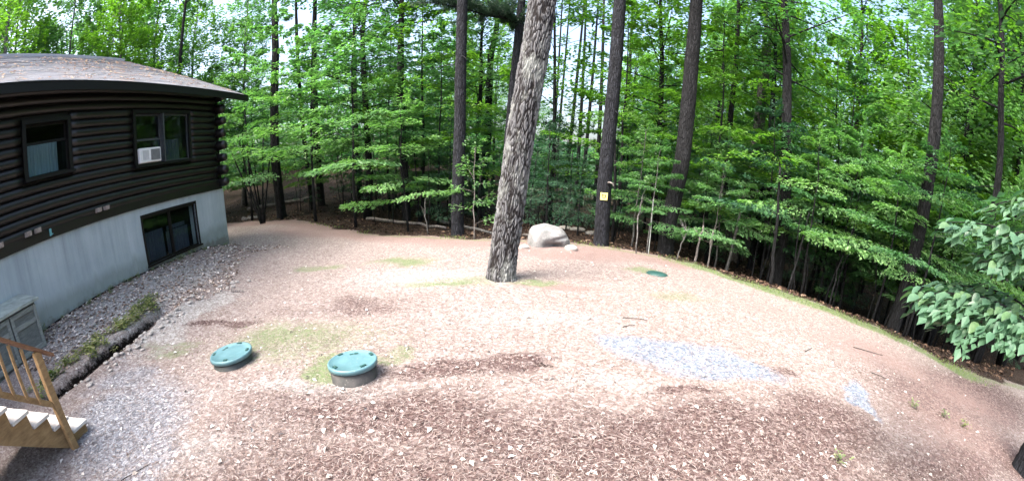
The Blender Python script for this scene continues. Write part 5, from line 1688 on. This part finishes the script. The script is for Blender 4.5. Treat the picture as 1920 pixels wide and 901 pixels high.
def litter(name, n, L, wr, stops, seed, label, rmin=1.7, rmax=17, lift=.02, tiltj=.35, cond=None, pw=.8, cup=.15):
    x, y, r_ = polar(n, rmin, rmax, seed=seed, pw=pw)
    ok = keep(x, y, r_)
    if cond is not None: ok &= cond(x, y, r_)
    x, y = x[ok], y[ok]; n = len(x)
    P = np.stack([x, y, height(x, y) + r_.random(n) * lift + .004], 1)
    a = r_.uniform(0, 6.283, n)
    Dv = unit(np.stack([np.cos(a), np.sin(a), r_.normal(0, tiltj * .5, n)], 1))
    Nv = unit(np.stack([r_.normal(0, tiltj, n), r_.normal(0, tiltj, n), np.ones(n)], 1)); Nv = unit(Nv - Dv * np.sum(Nv * Dv, 1, keepdims=True))
    sz = r_.uniform(L[0], L[1], n)
    V, F = leaf_quads(P - Dv * sz[:, None] * .5, Dv, Nv, sz, wr, cup)
    o = link(name, mesh_np(name, V, F, False), mat_island(name + '_mat', stops))
    return tag(o, label, name.replace('_', ' '), kind='stuff')


litter('leaf_litter', 60000, (.012, .042), .34, [(0, (.05, .035, .032)), (.3, (.16, .118, .102)), (.65, (.27, .225, .205)), (.92, (.36, .325, .305)), (1, (.55, .52, .50))], 1, 'dry leaves and crumbs scattered over the yard', pw=.75,
       cond=lambda x, y, r_: (edge_d(x, y) < .4) & (fbm(x * 1.7, y * 1.7, 61) + .25 * r_.random(len(x)) > .55) & ((dark_zone(x, y) < .35) | (r_.random(len(x)) < .25)))
litter('dark_leaf_litter', 44000, (.012, .034), .3, [(0, (.022, .012, .012)), (.5, (.07, .039, .037)), (.9, (.135, .09, .085)), (1, (.26, .22, .21))], 2, 'dark reddish leaf litter in the near part of the yard', rmax=9,
       cond=lambda x, y, r_: (dark_zone(x, y) * fbm(x * 2, y * 2, 8) > .26))
litter('pine_straw', 130000, (.04, .10), .05, [(0, (.06, .038, .034)), (.4, (.185, .135, .12)), (.8, (.31, .26, .24)), (1, (.42, .38, .36))], 3, 'fallen pine needles over the yard', rmax=15, lift=.03, tiltj=.25, cond=lambda x, y, r_: edge_d(x, y) < .6, cup=0)
litter('bed_litter', 42000, (.04, .11), .6, [(0, (.07, .045, .036)), (.25, (.24, .17, .135)), (.5, (.40, .32, .265)), (.78, (.58, .51, .46)), (1, (.74, .70, .67))], 4, 'pale leaf litter filling the bed along the cabin wall', rmin=6, rmax=16,
       cond=lambda x, y, r_: ((WD - (NX * x + NY * y)) < 2.4 + .5 * np.sin(y)) & (AX * x + AY * y < 13) & (AX * x + AY * y > 4))
litter('bleached_leaves', 900, (.04, .085), .6, [(0, (.36, .32, .29)), (.5, (.52, .49, .46)), (1, (.68, .66, .64))], 9, 'bleached fallen leaves dotted over the yard', rmax=12, tiltj=.5, cond=lambda x, y, r_: edge_d(x, y) < 0)
litter('forest_litter', 26000, (.06, .16), .55, [(0, (.015, .01, .008)), (.5, (.06, .038, .028)), (.85, (.13, .085, .06)), (1, (.26, .19, .14))], 5, 'brown leaf litter on the forest floor', rmin=8, rmax=34, cond=lambda x, y, r_: edge_d(x, y) > .1, lift=.05, tiltj=.6)


def grass(name, n, seed, label, hgt, cond, mat, rmin=2, rmax=16):
    x, y, r_ = polar(n, rmin, rmax, seed=seed)
    ok = keep(x, y, r_) & cond(x, y, r_)
    x, y = x[ok], y[ok]; n = len(x)
    P = np.stack([x, y, height(x, y) - .004], 1)
    a = r_.uniform(0, 6.283, n)
    Dv = unit(np.stack([np.cos(a) * .5, np.sin(a) * .5, r_.uniform(.5, 1.1, n)], 1)); Nv = unit(np.stack([-np.sin(a), np.cos(a), np.zeros(n)], 1)); Nv = unit(np.cross(Dv, Nv))
    o = link(name, mesh_np(name, *leaf_quads(P, Dv, Nv, r_.uniform(*hgt, n), .14), False), mat)
    return tag(o, label, 'grass', kind='stuff')


L_GRASS = mat_leaf('grass_blade', [(.06, .11, .03), (.10, .17, .045), (.19, .24, .09)], .3, .6)
grass('grass', 220000, 41, 'short grass along the crest of the slope on the right', (.03, .10), lambda x, y, r_: (np.exp(-((edge_d(x, y) + .3) / .5) ** 2) * sstep(3.2, 5.5, x) * (1 - sstep(10, 12, x)) > r_.random(len(x)) * 1.0 + .08), L_GRASS, 6, 15)
grass('moss_grass', 160000, 42, 'thin mossy grass in patches round the septic covers', (.015, .05), lambda x, y, r_: (np.maximum.reduce([blob(x, y, *b) for b in [(-3.4, 5.5, 1.5, .7, 0, .6), (-2.45, 4.6, .35, .5, 0, .7), (-1.3, 8.4, 1.0, .35, 0, .7), (-2.85, 10.4, .8, .5, 0, .7), (.6, 8.5, .6, .25, 0, .7), (3.3, 8.3, .8, .5, 0, .7), (3.1, 10.2, .8, .35, 0, .7)]]) * .5 * (fbm(x * 3, y * 3, 4) > .5) > r_.random(len(x))), L_GRASS, 3, 12)
grass('edge_grass', 40000, 43, 'weeds and grass at the foot of the wood edge', (.04, .16), lambda x, y, r_: (np.abs(edge_d(x, y) - .1) < .35) & (x < 5) & (fbm(x * 1.5, y * 1.5, 6) > .52), L_GRASS, 10, 24)
# weeds along the ditch and at the wall foot
def weeds(name, spots, label, seed):
    r = np.random.default_rng(seed); acc = Acc()
    for x, y, s_ in spots:
        n_ = 46; a = r.uniform(0, 6.283, n_)
        P = np.stack([x + r.normal(0, .06 * s_, n_), y + r.normal(0, .06 * s_, n_), H(x, y) + r.uniform(0, .15 * s_, n_)], 1)
        Dv = unit(np.stack([np.cos(a), np.sin(a), r.uniform(-.1, .8, n_)], 1)); Nv = unit(np.stack([r.normal(0, .3, n_), r.normal(0, .3, n_), np.ones(n_)], 1)); Nv = unit(Nv - Dv * np.sum(Nv * Dv, 1, keepdims=True))
        acc.add(*leaf_quads(P, Dv, Nv, r.uniform(.04, .09, n_) * s_, .6))
    o = link(name, acc.mesh(name, False), L_WEED)
    return tag(o, label, 'weeds', kind='stuff')


L_WEED = mat_leaf('weed_leaf', [(.05, .10, .04), (.10, .16, .06), (.24, .27, .13), (.34, .34, .22)], .35, .5)
rr = random.Random(3)
sp_ = []
for i in range(75):
    t = rr.random() * (len(DITCH) - 1); k = min(int(t), len(DITCH) - 2); f = t - k
    q = DITCH[k] * (1 - f) + DITCH[k + 1] * f
    sp_.append((q[0] - .52 + rr.gauss(0, .16), q[1] + rr.gauss(0, .08), rr.uniform(.5, 1.1)))
weeds('ditch_weeds', sp_, 'leafy weeds growing along the dark ditch beside the cabin', 1)
sp_ = []
for i in range(34):
    p_ = W(rr.uniform(3.5, 12.8), rr.uniform(.05, .3), 0); sp_.append((p_.x, p_.y, rr.uniform(.35, .8)))
weeds('wall_weeds', sp_, 'small weeds and moss at the foot of the foundation wall', 2)
r = np.random.default_rng(700); n_ = 40; a = r.uniform(0, 6.283, n_)
P = np.stack([r.normal(0, .05, n_), r.normal(0, .05, n_), r.uniform(.02, .14, n_)], 1)
Dv = unit(np.stack([np.cos(a), np.sin(a), r.uniform(-.1, .8, n_)], 1)); Nv = unit(np.stack([r.normal(0, .3, n_), r.normal(0, .3, n_), np.ones(n_)], 1)); Nv = unit(Nv - Dv * np.sum(Nv * Dv, 1, keepdims=True))
SEED = mesh_np('leaves', *leaf_quads(P, Dv, Nv, r.uniform(.04, .08, n_), .6), False)
STEM = mesh_np('stem', *tube_np([(0, 0, -.02), (.005, 0, .07), (0, .008, .15)], [.006, .005, .003], 6), True)
for i, (x, y, lab) in enumerate(((6.7, 3.9, 'small green seedling in the brown needles at the lower right'), (7.0, 3.6, 'green seedling nearer the big trunk foot at the lower right'), (3.4, 2.9, 'tiny green seedling in the dark litter near the bottom edge'), (6.1, 4.15, 'small green seedling left of the others in the lower right needles'))):
    o = link('seedling', STEM, L_WEED, None, (x, y, H(x, y))); o.scale = (.8, .8, .8); o.rotation_euler[2] = i * 1.3
    tag(o, lab, 'seedling')
    link('leaves', SEED, L_WEED, o)['kind'] = 'stuff'
